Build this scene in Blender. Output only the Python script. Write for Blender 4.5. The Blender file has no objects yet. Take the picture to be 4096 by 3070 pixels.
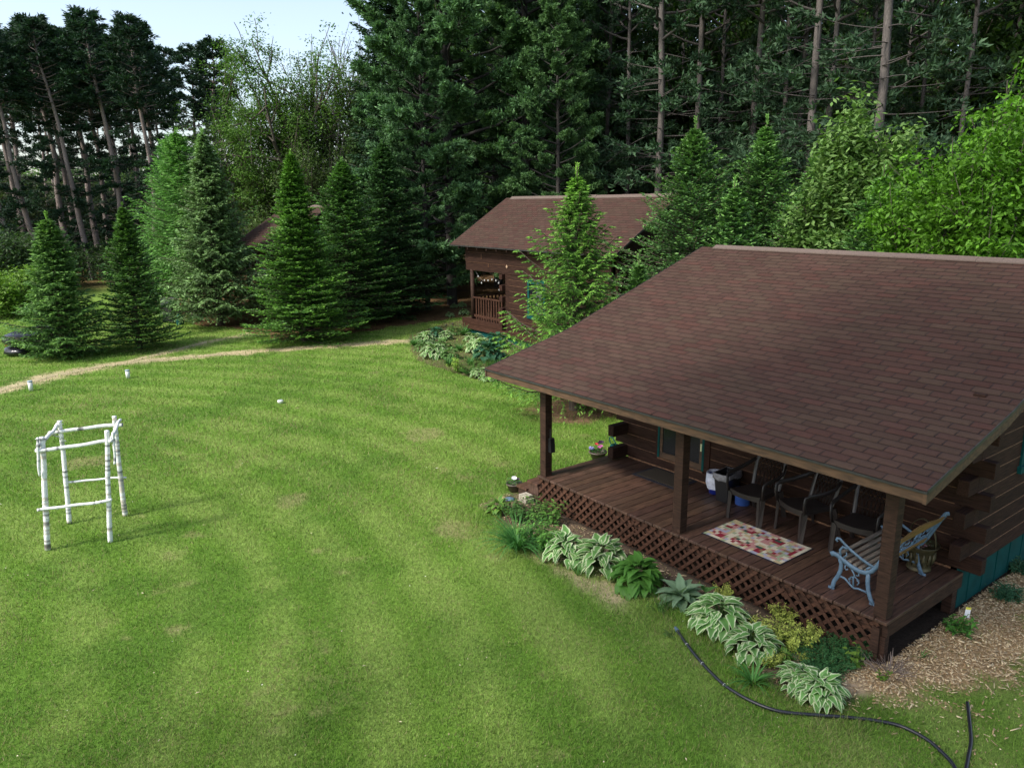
import bpy, math, random
import numpy as np
from mathutils import Matrix, Vector
sc = bpy.context.scene
# ------------------------------------------------------------------ camera
F_PX, YAW, PITCH, ROLL = 3062.5, -0.918, 0.234, -0.011      # focal length in pixels of the 4096 px wide frame
CAM = np.array([8.885, -7.580, 4.884])
_fw = np.array([math.sin(YAW)*math.cos(PITCH), math.cos(YAW)*math.cos(PITCH), -math.sin(PITCH)])
_rt0 = np.array([math.cos(YAW), -math.sin(YAW), 0.0]); _up0 = np.cross(_rt0, _fw)
_rt = math.cos(ROLL)*_rt0 + math.sin(ROLL)*_up0; _up = -math.sin(ROLL)*_rt0 + math.cos(ROLL)*_up0
cd = bpy.data.cameras.new("camera"); cam = bpy.data.objects.new("camera", cd); sc.collection.objects.link(cam)
cam.matrix_world = Matrix(((_rt[0], _up[0], -_fw[0], CAM[0]), (_rt[1], _up[1], -_fw[1], CAM[1]), (_rt[2], _up[2], -_fw[2], CAM[2]), (0, 0, 0, 1)))
cd.sensor_width = 36.0; cd.lens = 36.0*F_PX/4096.0; cd.clip_end = 3000.0; cd.clip_start = 0.1
sc.camera = cam
# ------------------------------------------------------------------ world and sun
SUN_EL, SUN_AZ = math.radians(46), math.radians(186)          # azimuth measured from +Y towards +X
w = bpy.data.worlds.new("World"); sc.world = w; w.use_nodes = True
nt = w.node_tree; bg = nt.nodes["Background"]
sky = nt.nodes.new("ShaderNodeTexSky"); sky.sky_type = 'NISHITA'; sky.sun_disc = False
sky.sun_elevation = SUN_EL; sky.sun_rotation = SUN_AZ; sky.dust_density = 2.0; sky.air_density = 1.0; sky.ozone_density = 1.0
hs = nt.nodes.new('ShaderNodeHueSaturation'); hs.inputs['Saturation'].default_value = .78; nt.links.new(sky.outputs[0], hs.inputs['Color']); nt.links.new(hs.outputs[0], bg.inputs[0]); bg.inputs[1].default_value = 0.14
sd = bpy.data.lights.new("sun", 'SUN'); sun = bpy.data.objects.new("sun", sd); sc.collection.objects.link(sun)
sd.energy = 2.4; sd.angle = math.radians(6.5); sd.color = (1.0, 0.95, 0.86)
_sv = Vector((math.sin(SUN_AZ)*math.cos(SUN_EL), math.cos(SUN_AZ)*math.cos(SUN_EL), math.sin(SUN_EL)))
sun.rotation_euler = _sv.to_track_quat('Z', 'Y').to_euler()
sc.view_settings.view_transform = 'Standard'; sc.view_settings.look = 'None'
sc.view_settings.exposure = 1.03; sc.view_settings.gamma = 1.0
sc.cycles.max_bounces = 6; sc.cycles.transparent_max_bounces = 8; sc.cycles.diffuse_bounces = 3
# ------------------------------------------------------------------ placing helpers
def ray(px, py):
    return _fw + (px-2048)/F_PX*_rt - (py-1535)/F_PX*_up
def G(px, py, z=0.0):
    d = ray(px, py); t = (z-CAM[2])/d[2]; p = CAM + t*d
    return (float(p[0]), float(p[1]))
def at(px, d, py=900):
    r = ray(px, py); h = r[:2]/np.hypot(r[0], r[1])
    return (float(CAM[0]+d*h[0]), float(CAM[1]+d*h[1]))
def topz(px, py, d, xy=None):
    # height of a point standing over (x, y) that shows on picture row py
    x, y = xy if xy else at(px, d)
    h = np.array([x-CAM[0], y-CAM[1], 0.0]); k = (1535-py)/F_PX
    return float(CAM[2] + (k*h.dot(_fw)-h.dot(_up))/(_up[2]-k*_fw[2]))
def dist(x, y): return math.hypot(x-CAM[0], y-CAM[1])
# ------------------------------------------------------------------ object helpers
def thing(name, label, cat, loc=(0, 0, 0), rz=0.0, group=None):
    o = bpy.data.objects.new(name, None); sc.collection.objects.link(o)
    o.location = loc; o.rotation_euler = (0, 0, rz); o.empty_display_size = 0.1
    o['label'] = label; o['category'] = cat
    if group: o['group'] = group
    return o
def tag(o, label, cat, group=None):
    o['label'] = label; o['category'] = cat
    if group: o['group'] = group
    return o
def link(name, me, parent=None, loc=None, rz=None, sc_=None):
    o = bpy.data.objects.new(name, me); sc.collection.objects.link(o)
    if parent is not None: o.parent = parent
    if loc is not None: o.location = loc
    if rz is not None: o.rotation_euler = (0, 0, rz)
    if sc_ is not None: o.scale = sc_
    return o
def mesh_np(name, V, F, mat, C=None, smooth=False, attr='Col'):
    """V (N,3), F (M,k) one face size, or a list of such arrays; C (N,3) colours"""
    me = bpy.data.meshes.new(name)
    V = np.ascontiguousarray(V, dtype=np.float32)
    Fs = F if isinstance(F, list) else [F]
    Fs = [np.asarray(f, dtype=np.int32) for f in Fs if len(f)]
    me.vertices.add(len(V)); me.vertices.foreach_set('co', V.ravel())
    tot = sum(f.size for f in Fs); me.loops.add(tot)
    me.loops.foreach_set('vertex_index', np.concatenate([f.ravel() for f in Fs]))
    n = sum(len(f) for f in Fs); me.polygons.add(n)
    sizes = np.concatenate([np.full(len(f), f.shape[1], np.int32) for f in Fs])
    starts = np.concatenate([[0], np.cumsum(sizes)[:-1]]).astype(np.int32)
    me.polygons.foreach_set('loop_start', starts)
    if smooth: me.polygons.foreach_set('use_smooth', np.ones(n, bool))
    me.update(calc_edges=True)
    if C is not None:
        a = me.color_attributes.new(attr, 'FLOAT_COLOR', 'POINT')
        c4 = np.ones((len(V), 4), np.float32); c4[:, :3] = np.clip(C, 0, 1); a.data.foreach_set('color', c4.ravel())
    me.materials.append(mat)
    return me
class MB:
    """collects boxes, bars, tubes and sheets and links them as ONE mesh object"""
    def __init__(s): s.v = []; s.f = []; s.c = []
    def add(s, vs, fs, col=None):
        b = len(s.v); s.v += [tuple(map(float, p)) for p in vs]; s.f += [tuple(b+i for i in f) for f in fs]
        s.c += [col if col is not None else (1, 1, 1)]*len(vs)
    def box(s, a, b, col=None):
        x0, y0, z0 = a; x1, y1, z1 = b
        s.add([(x0, y0, z0), (x1, y0, z0), (x1, y1, z0), (x0, y1, z0), (x0, y0, z1), (x1, y0, z1), (x1, y1, z1), (x0, y1, z1)],
              [(0, 3, 2, 1), (4, 5, 6, 7), (0, 1, 5, 4), (1, 2, 6, 5), (2, 3, 7, 6), (3, 0, 4, 7)], col)
    def prism(s, poly, d, col=None):
        """poly: 3D points of one planar face, extruded by vector d"""
        n = len(poly); d = np.array(d); p = [np.array(q, float) for q in poly]
        s.add([*p, *[q+d for q in p]], [tuple(range(n))[::-1], tuple(range(n, 2*n))] + [(i, (i+1) % n, n+(i+1) % n, n+i) for i in range(n)], col)
    def bar(s, p, q, w, h, up=(0, 0, 1), col=None):
        p = np.array(p, float); q = np.array(q, float); d = q-p; d /= np.linalg.norm(d)
        u = np.array(up, float); a = np.cross(d, u)
        if np.linalg.norm(a) < 1e-6: a = np.cross(d, (1, 0, 0))
        a /= np.linalg.norm(a); u = np.cross(a, d); a = a*w/2; u = u*h/2
        s.add([p-a-u, p+a-u, p+a+u, p-a+u, q-a-u, q+a-u, q+a+u, q-a+u], [(0, 3, 2, 1), (4, 5, 6, 7), (0, 1, 5, 4), (1, 2, 6, 5), (2, 3, 7, 6), (3, 0, 4, 7)], col)
    def tube(s, pts, rad, n=8, col=None, cap=True, flat=None, cols=None):
        pts = [np.array(p, float) for p in pts]; m = len(pts)
        if not hasattr(rad, '__len__'): rad = [rad]*m
        ref = None; base = len(s.v)
        for i, p in enumerate(pts):
            t = pts[min(i+1, m-1)]-pts[max(i-1, 0)]; t = t/(np.linalg.norm(t)+1e-9)
            if ref is None:
                ref = np.array((0, 0, 1.0)) if abs(t[2]) < .9 else np.array((1.0, 0, 0))
            a = np.cross(t, ref); a /= (np.linalg.norm(a)+1e-9); b = np.cross(a, t); ref = b
            for k in range(n):
                an = 2*math.pi*k/n
                if flat: q = p+(a*math.cos(an)*flat[0]+b*math.sin(an)*flat[1])*rad[i]
                else: q = p+(a*math.cos(an)+b*math.sin(an))*rad[i]
                s.v.append(tuple(q)); s.c.append(cols[i] if cols else (col if col is not None else (1, 1, 1)))
        for i in range(m-1):
            for k in range(n):
                s.f.append((base+i*n+k, base+i*n+(k+1) % n, base+(i+1)*n+(k+1) % n, base+(i+1)*n+k))
        if cap:
            s.f.append(tuple(base+k for k in range(n))[::-1]); s.f.append(tuple(base+(m-1)*n+k for k in range(n)))
    def lathe(s, prof, c=(0, 0, 0), n=20, col=None, sx=1, sy=1, jit=0, rng=None):
        base = len(s.v)
        for r, zz in prof:
            for k in range(n):
                an = 2*math.pi*k/n; j = 1+(rng.uniform(-jit, jit) if rng else 0)
                s.v.append((c[0]+r*j*sx*math.cos(an), c[1]+r*j*sy*math.sin(an), c[2]+zz)); s.c.append(col if col is not None else (1, 1, 1))
        for i in range(len(prof)-1):
            for k in range(n): s.f.append((base+i*n+k, base+i*n+(k+1) % n, base+(i+1)*n+(k+1) % n, base+(i+1)*n+k))
    def mesh(s, name, mat, smooth=False, bevel=0):
        me = bpy.data.meshes.new(name); me.from_pydata(s.v, [], s.f); me.update()
        a = me.color_attributes.new('Col', 'FLOAT_COLOR', 'POINT')
        c4 = np.ones((len(s.v), 4), np.float32); c4[:, :3] = np.array(s.c, np.float32); a.data.foreach_set('color', c4.ravel())
        if smooth: me.polygons.foreach_set('use_smooth', np.ones(len(me.polygons), bool))
        me.materials.append(mat); return me
    def build(s, name, mat, parent=None, smooth=False, bevel=0, label=None):
        o = link(name, s.mesh(name, mat, smooth), parent)
        if bevel:
            m = o.modifiers.new('bevel', 'BEVEL'); m.width = bevel; m.segments = 2; m.limit_method = 'ANGLE'
        if label: o['label'] = label
        return o
# ------------------------------------------------------------------ materials
def new_mat(name):
    m = bpy.data.materials.new(name); m.use_nodes = True; n = m.node_tree; b = n.nodes['Principled BSDF']; return m, n, b
def N(n, t, **k):
    x = n.nodes.new(t)
    for a, v in k.items(): setattr(x, a, v)
    return x
def mat_plain(name, col, rough=.6, metal=0, noise=.15, scale=12, bump=0, spec=.5, stretch=None, vcol=False, hi=None, det=4):
    m, n, b = new_mat(name)
    tc = N(n, 'ShaderNodeTexCoord'); mp = N(n, 'ShaderNodeMapping'); n.links.new(tc.outputs['Object'], mp.inputs[0])
    if stretch: mp.inputs['Scale'].default_value = stretch
    nz = N(n, 'ShaderNodeTexNoise'); nz.inputs['Scale'].default_value = scale; nz.inputs['Detail'].default_value = det
    n.links.new(mp.outputs[0], nz.inputs[0])
    rp = N(n, 'ShaderNodeMapRange'); rp.inputs[1].default_value = .3; rp.inputs[2].default_value = .7
    rp.inputs[3].default_value = 1-noise; rp.inputs[4].default_value = 1+noise; n.links.new(nz.outputs[0], rp.inputs[0])
    vm = N(n, 'ShaderNodeVectorMath', operation='SCALE')
    if vcol:
        at_ = N(n, 'ShaderNodeAttribute'); at_.attribute_name = 'Col'
        mu = N(n, 'ShaderNodeVectorMath', operation='MULTIPLY'); mu.inputs[1].default_value = col
        n.links.new(at_.outputs['Color'], mu.inputs[0]); n.links.new(mu.outputs[0], vm.inputs[0])
    else: vm.inputs[0].default_value = col
    n.links.new(rp.outputs[0], vm.inputs['Scale']); n.links.new(vm.outputs[0], b.inputs['Base Color'])
    b.inputs['Roughness'].default_value = rough; b.inputs['Metallic'].default_value = metal
    b.inputs['Specular IOR Level'].default_value = spec
    if bump:
        bp = N(n, 'ShaderNodeBump'); bp.inputs['Strength'].default_value = bump; bp.inputs['Distance'].default_value = .02
        n.links.new(nz.outputs[0], bp.inputs['Height']); n.links.new(bp.outputs[0], b.inputs['Normal'])
    return m
def mat_leaf(name, gain=1.0, trans=.35, rough=.55):
    m, n, b = new_mat(name)
    a = N(n, 'ShaderNodeAttribute'); a.attribute_name = 'Col'
    oi = N(n, 'ShaderNodeObjectInfo')
    rp = N(n, 'ShaderNodeMapRange'); rp.inputs[3].default_value = .88*gain; rp.inputs[4].default_value = 1.12*gain
    n.links.new(oi.outputs['Random'], rp.inputs[0])
    vm = N(n, 'ShaderNodeVectorMath', operation='SCALE'); n.links.new(a.outputs['Color'], vm.inputs[0]); n.links.new(rp.outputs[0], vm.inputs['Scale'])
    n.links.new(vm.outputs[0], b.inputs['Base Color']); b.inputs['Roughness'].default_value = rough
    b.inputs['Specular IOR Level'].default_value = .25
    tr = N(n, 'ShaderNodeBsdfTranslucent'); mul = N(n, 'ShaderNodeVectorMath', operation='MULTIPLY'); mul.inputs[1].default_value = (1.0, 1.15, .6)
    n.links.new(vm.outputs[0], mul.inputs[0]); n.links.new(mul.outputs[0], tr.inputs[0])
    mx = N(n, 'ShaderNodeMixShader'); mx.inputs[0].default_value = trans
    n.links.new(b.outputs[0], mx.inputs[1]); n.links.new(tr.outputs[0], mx.inputs[2])
    n.links.new(mx.outputs[0], n.nodes['Material Output'].inputs[0])
    return m
M_LEAF = mat_leaf('leaf'); M_NEEDLE = mat_leaf('needle', gain=1.65, trans=.22, rough=.6); M_GRASS = mat_leaf('grass_blades', trans=.3, rough=.6)
M_BARK = mat_plain('bark', (1, 1, 1), rough=.9, noise=.35, scale=9, stretch=(3, 3, 1), bump=.6, vcol=True)
M_WOOD = mat_plain('stained_wood', (.036, .0185, .0120), rough=.7, noise=.55, scale=7, stretch=(1, 1, 8), bump=.2, vcol=True, spec=.2)
M_WOODX = mat_plain('stained_logs_along', (.031, .0150, .0100), rough=.8, noise=.6, scale=9, stretch=(.5, 8, 8), bump=.25, vcol=True, spec=.15)
M_WOODY = mat_plain('stained_logs_across', (.031, .0150, .0100), rough=.8, noise=.6, scale=9, stretch=(8, .5, 8), bump=.25, vcol=True, spec=.15)
M_DECK = mat_plain('deck_boards', (.066, .036, .025), rough=.5, noise=.6, scale=6, stretch=(7, .8, 1), bump=.15, vcol=True, spec=.45)
M_FASCIA = mat_plain('fascia_wood', (.078, .041, .020), rough=.7, noise=.5, scale=5, stretch=(1, 3, 6), bump=.1, vcol=True)
M_CAULK = mat_plain('seam_caulk', (.17, .085, .042), rough=.8, noise=.5, scale=25)
M_TEAL = mat_plain('teal_paint', (.003, .056, .052), rough=.75, noise=.2, scale=5, spec=.15)
M_DARK = mat_plain('dark_interior', (.012, .011, .010), rough=.9, noise=.1)
M_SHINGLE = mat_plain('asphalt_shingles', (.375, .315, .295), rough=.92, noise=.22, scale=160, bump=.35, vcol=True, spec=.2, det=2)
M_UNDER = mat_plain('shingle_gap_and_shade', (.016, .012, .013), rough=.95, noise=.1)  # dark backing: slits between tabs, and the painted shadow line under each course
M_METAL_DK = mat_plain('dark_drip_edge', (.03, .03, .028), rough=.5, noise=.3)
M_RIDGE = mat_plain('ridge_cap_shingle', (.115, .083, .068), rough=.9, noise=.15, scale=40)
M_PLASTIC = mat_plain('brown_resin', (.028, .022, .020), rough=.4, noise=.1, spec=.5)
M_BLUE = mat_plain('blue_plastic', (.07, .17, .60), rough=.4, noise=.05)
M_NAVY = mat_plain('dark_blue_plastic', (.015, .03, .28), rough=.4, noise=.05)
M_BLACKP = mat_plain('black_plastic', (.012, .012, .013), rough=.35, noise=.1)
M_HOSE = mat_plain('black_rubber_hose', (.014, .014, .020), rough=.35, noise=.2, scale=30)
M_BAG = mat_plain('white_bin_liner', (.62, .64, .74), rough=.35, noise=.2, scale=18, bump=.8)
M_LINER = mat_plain('grey_bin_liner', (.16, .15, .16), rough=.3, noise=.4, scale=18, bump=.8)
M_IRON = mat_plain('pale_blue_cast_iron', (.082, .140, .205), rough=.6, noise=.2, scale=14, bump=.2)
M_SLAT = mat_plain('weathered_slats', (.16, .135, .11), rough=.75, noise=.4, scale=8, stretch=(8, .7, 8), bump=.2)
M_SLATB = mat_plain('varnished_slat', (.20, .115, .035), rough=.5, noise=.4, scale=8, stretch=(8, .7, 8))
M_BRASS = mat_plain('aged_brass', (.075, .062, .030), rough=.5, metal=.4, noise=.45, scale=14)
M_MATBR = mat_plain('coir_mat', (.055, .040, .023), rough=.95, noise=.25, scale=60)
M_MATBK = mat_plain('mat_border', (.012, .012, .020), rough=.8, noise=.2)
M_RUG = mat_plain('woven_rug', (1, 1, 1), rough=.95, noise=.2, scale=90, vcol=True, spec=.1)
M_BIRCH = mat_plain('white_birch_bark', (1, 1, 1), rough=.7, noise=.06, scale=20, vcol=True, bump=.3)
M_WHITE = mat_plain('white_pipe', (.80, .80, .76), rough=.5, noise=.05)
M_CAP = mat_plain('grey_cap', (.3, .36, .4), rough=.5, noise=.1)
M_POT = mat_plain('brown_pot', (.10, .075, .06), rough=.5, noise=.2)
M_TARP = mat_plain('black_plastic_sheet', (.018, .018, .024), rough=.22, noise=.2, scale=6, bump=1.0)
M_STONE = mat_plain('tan_paver', (.34, .30, .24), rough=.9, noise=.25, scale=20, bump=.3)
M_CHIP = mat_plain('wood_chip', (1, 1, 1), rough=.85, noise=.2, scale=30, vcol=True)
M_GLASS = mat_plain('dark_window_glass', (.010, .012, .014), rough=.2, noise=.3, scale=2, spec=.4)
M_COL = mat_plain('painted', (1, 1, 1), rough=.5, noise=.05, vcol=True)
M_CURT = mat_plain('window_curtain', (.07, .08, .09), rough=.9, noise=.3)
# ------------------------------------------------------------------ maths for regions of the ground
rs = np.random.RandomState(7)
def vnoise(x, y, s, seed=0):
    """smooth value noise, vectorised, 0..1"""
    x = np.asarray(x)/s + seed*17.3; y = np.asarray(y)/s + seed*9.7
    xi = np.floor(x); yi = np.floor(y); fx = x-xi; fy = y-yi; fx = fx*fx*(3-2*fx); fy = fy*fy*(3-2*fy)
    def h(a, b): return np.modf(np.abs(np.sin(a*127.1+b*311.7+seed*74.7)*43758.5453))[0]
    return (h(xi, yi)*(1-fx)+h(xi+1, yi)*fx)*(1-fy)+(h(xi, yi+1)*(1-fx)+h(xi+1, yi+1)*fx)*fy
def fbm(x, y, s, seed=0): return .5*vnoise(x, y, s, seed)+.3*vnoise(x, y, s/2.1, seed+1)+.2*vnoise(x, y, s/4.3, seed+2)
def sstep(a, b, t): t = np.clip((t-a)/(b-a), 0, 1); return t*t*(3-2*t)
def dpoly(x, y, pts):
    d = np.full(np.shape(x), 1e9)
    for (ax, ay), (bx, by) in zip(pts[:-1], pts[1:]):
        vx, vy = bx-ax, by-ay; t = np.clip(((x-ax)*vx+(y-ay)*vy)/(vx*vx+vy*vy), 0, 1)
        d = np.minimum(d, np.hypot(x-ax-t*vx, y-ay-t*vy))
    return d
PATH1 = [G(*p) for p in ((-160, 1610), (0, 1560), (200, 1505), (420, 1462), (640, 1437), (900, 1415), (1250, 1388), (1500, 1374), (1700, 1355))]
PATH2 = [G(*p) for p in ((480, 1455), (660, 1410), (840, 1365), (1060, 1325))]
WOODLINE = [G(*p) for p in ((640, 1290), (900, 1330), (1080, 1372), (1400, 1368), (1650, 1330), (1860, 1290))]
SOIL = [G(*p) for p in ((2150, 2215), (2230, 2265), (2330, 2315), (2470, 2400))]
def inpoly(x, y, poly):
    x = np.asarray(x); y = np.asarray(y); r = np.zeros(x.shape, bool); n = len(poly)
    for i in range(n):
        x1, y1 = poly[i]; x2, y2 = poly[(i+1) % n]
        c = ((y1 > y) != (y2 > y)) & (x < (x2-x1)*(y-y1)/(y2-y1+1e-12)+x1); r ^= c
    return r
BED2 = [G(*p) for p in ((1640, 1400), (1640, 1340), (1720, 1310), (1830, 1280), (2150, 1300), (2200, 1440), (2030, 1530), (1900, 1520), (1790, 1480), (1660, 1440))]
FLOOR = [G(*p) for p in ((560, 1235), (640, 1262), (720, 1285), (960, 1315), (1080, 1362), (1300, 1345), (1560, 1310), (1700, 1290), (1820, 1265), (1880, 1262))] + [(-9, 9.5), (-6, 12.2), (4, 12), (14, 12), (60, 12), (60, 120), (-75, 120), (-75, 20)]
def regions(x, y):
    n1 = fbm(x, y, 1.6, 3); n2 = fbm(x, y, .45, 5)
    path = sstep(.62, .16, dpoly(x, y, PATH1)+(n2-.5)*.7)*.95
    path = np.maximum(path, .7*sstep(.45, .1, dpoly(x, y, PATH2)+(n2-.5)*.5))
    bw = .92+.30*np.sin(x*1.3+.5)*.5+.22*sstep(3.0, 5.4, x)
    bed = sstep(-bw-.12, -bw+.12, y+(n2-.5)*.5)*sstep(-1.05, -.85, x+(n2-.5)*.4)*sstep(5.75, 5.5, x)*sstep(.4, .2, y)
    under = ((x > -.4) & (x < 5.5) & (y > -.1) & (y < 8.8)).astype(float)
    edge = 6.15+.25*np.sin(y*1.7)+(n2-.5)*.9+.07*np.maximum(y, 0)
    mulch = sstep(edge+.25, edge-.25, x)*(x > 5.3)*sstep(-.75, -.35, y-(x-5.6)*.15+(n2-.5)*.5)*sstep(9.5, 9, y)
    sand = sstep(.55, .2, np.hypot((x-5.25)/1.0, (y+.55)/.62)+(n2-.5)*.5)
    sand = np.maximum(sand, .75*sstep(.30, .08, dpoly(x, y, SOIL)+(n2-.5)*.45))
    ring = sstep(1.45, .9, np.hypot(x+4.27, y-4.4)+(n2-.5)*.8)
    bed2 = inpoly(x+(n2-.5)*.5, y+(n1-.5)*.5, BED2).astype(float)*.8
    fl = inpoly(x+(n1-.5)*1.6+(n2-.5)*.8, y+(n1-.5)*1.6, FLOOR).astype(float)
    far = sstep(50, 56, np.hypot(x-CAM[0], y-CAM[1])+(n1-.5)*6)*sstep(112, 100, np.hypot(x-CAM[0], y-CAM[1]))
    bare = sstep(.72, .86, fbm(x, y, .5, 11))*.45
    for bx, by, br in ((*G(1190, 2000), .28), (*G(330, 1852), .4), (*G(1700, 1735), .5), (*G(1800, 2120), .35), (*G(700, 2520), .12), (*G(1270, 2200), .12)):
        bare = np.maximum(bare, sstep(1.1, .5, np.hypot(x-bx, (y-by))/br+(n2-.5)*2.2)*.5)
    return dict(path=path, bed=bed, under=under, mulch=mulch, sand=sand, ring=ring, bed2=bed2, floor=np.maximum(fl, far*.9), bare=bare)
def lawn_col(x, y):
    a = fbm(x, y, 3.2, 21)[..., None]; b = fbm(x, y, .8, 23)[..., None]
    g = np.array([.142, .262, .034]); g2 = np.array([.215, .320, .066]); g3 = np.array([.092, .190, .026])
    mow = .5+.5*np.sin((np.hypot(x+2.5, y+16)[..., None]+.5*a)*2*np.pi/1.05)
    t = sstep(.30, .70, .42*a+.28*b+.30*mow); c = g*(1-t)+g2*t
    u = sstep(.55, .3, .5*a+.5*b); return c*(1-.55*u)+g3*.55*u
def ground_col(x, y):
    c = lawn_col(x, y)*.78; R_ = regions(x, y); n = fbm(x, y, .3, 31)[..., None]
    def mix(c, k, col, lo=.75, hi=1.25): kk = R_[k][..., None]; return c*(1-kk)+np.array(col)*(lo+(hi-lo)*n)*kk
    c = mix(c, 'bare', (.26, .21, .11)); c = mix(c, 'path', (.42, .34, .20)); c = mix(c, 'floor', (.125, .075, .036), .5, 1.5)
    c = mix(c, 'ring', (.16, .10, .060)); c = mix(c, 'bed2', (.10, .068, .045), .6, 1.4)
    c = mix(c, 'bed', (.105, .075, .052), .5, 1.6); c = mix(c, 'mulch', (.36, .25, .135), .5, 1.5); c = mix(c, 'sand', (.40, .30, .195))
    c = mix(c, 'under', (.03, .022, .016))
    return c
# ------------------------------------------------------------------ ground, one sheet to the horizon
def build_ground():
    def axis(lo, hi, st, far):
        m = np.arange(lo, hi, st); a = [lo]; s = st
        while a[-1] > -far: s *= 1.16; a.append(a[-1]-s)
        b = [m[-1]]; s = st
        while b[-1] < far: s *= 1.16; b.append(b[-1]+s)
        return np.array(a[::-1][:-1]+list(m)+b[1:])
    xs = axis(-28, 10.5, .09, 900); ys = axis(-11, 11, .09, 900)
    X, Y = np.meshgrid(xs, ys, indexing='ij'); nx, ny = X.shape
    Z = (fbm(X, Y, 4.0, 41)-.5)*.05*sstep(0, 3, np.hypot(np.clip(np.abs(X-2.6)-3.2, 0, None), np.clip(np.abs(Y-4)-4.5, 0, None)))
    D_ = np.hypot(X-CAM[0], Y-CAM[1]); Z += sstep(120, 400, D_)*2.0*fbm(X, Y, 90, 43)
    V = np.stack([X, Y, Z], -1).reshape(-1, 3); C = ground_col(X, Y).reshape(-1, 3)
    i = np.arange(nx*ny).reshape(nx, ny); F = np.stack([i[:-1, :-1], i[1:, :-1], i[1:, 1:], i[:-1, 1:]], -1).reshape(-1, 4)
    m, n, b = new_mat('ground'); a = N(n, 'ShaderNodeAttribute'); a.attribute_name = 'Col'
    tc = N(n, 'ShaderNodeTexCoord'); nz = N(n, 'ShaderNodeTexNoise'); nz.inputs['Scale'].default_value = 22; nz.inputs['Detail'].default_value = 8; nz.inputs['Roughness'].default_value = .75
    n.links.new(tc.outputs['Object'], nz.inputs[0]); rp = N(n, 'ShaderNodeMapRange'); rp.inputs[1].default_value = .3; rp.inputs[2].default_value = .7; rp.inputs[3].default_value = .55; rp.inputs[4].default_value = 1.45
    n.links.new(nz.outputs[0], rp.inputs[0]); vm = N(n, 'ShaderNodeVectorMath', operation='SCALE'); n.links.new(a.outputs['Color'], vm.inputs[0]); n.links.new(rp.outputs[0], vm.inputs['Scale'])
    n.links.new(vm.outputs[0], b.inputs['Base Color']); b.inputs['Roughness'].default_value = .95; b.inputs['Specular IOR Level'].default_value = .1
    bp = N(n, 'ShaderNodeBump'); bp.inputs['Strength'].default_value = .8; bp.inputs['Distance'].default_value = .03; n.links.new(nz.outputs[0], bp.inputs['Height']); n.links.new(bp.outputs[0], b.inputs['Normal'])
    o = link('ground', mesh_np('ground', V, F, m, C, smooth=True)); o['kind'] = 'structure'
    # the worn path is a thin sheet just over the lawn
    for pts, wd in ((PATH1[:-3], .16), (PATH2[:-1], .09)):
        P = np.array(pts); seg = []; 
        for a_, b_ in zip(P[:-1], P[1:]): seg += [a_+(b_-a_)*t for t in np.linspace(0, 1, 14, endpoint=False)]
        S = np.array(seg); T = np.gradient(S, axis=0); T /= np.linalg.norm(T, axis=1)[:, None]; Nn = np.stack([-T[:, 1], T[:, 0]], 1)
        wl = wd*(.6+.9*fbm(S[:, 0], S[:, 1], .5, 51)); wr = wd*(.6+.9*fbm(S[:, 0], S[:, 1], .5, 53))
        A = S+Nn*wl[:, None]; B = S-Nn*wr[:, None]; Vp = np.concatenate([A, S, B]); k = len(S)
        zz = (fbm(Vp[:, 0], Vp[:, 1], 4.0, 41)-.5)*.05+.008; Vp = np.c_[Vp, zz]; nn = np.arange(k-1)
        Fp = np.concatenate([np.stack([nn, nn+1, k+nn+1, k+nn], 1), np.stack([k+nn, k+nn+1, 2*k+nn+1, 2*k+nn], 1)])
        Cp = np.array([.40, .34, .20])*(.7+.6*fbm(Vp[:, 0], Vp[:, 1], .35, 55))[:, None]
        o = link('path', mesh_np('path', Vp, Fp, m, Cp)); o['kind'] = 'structure'
build_ground()
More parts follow.
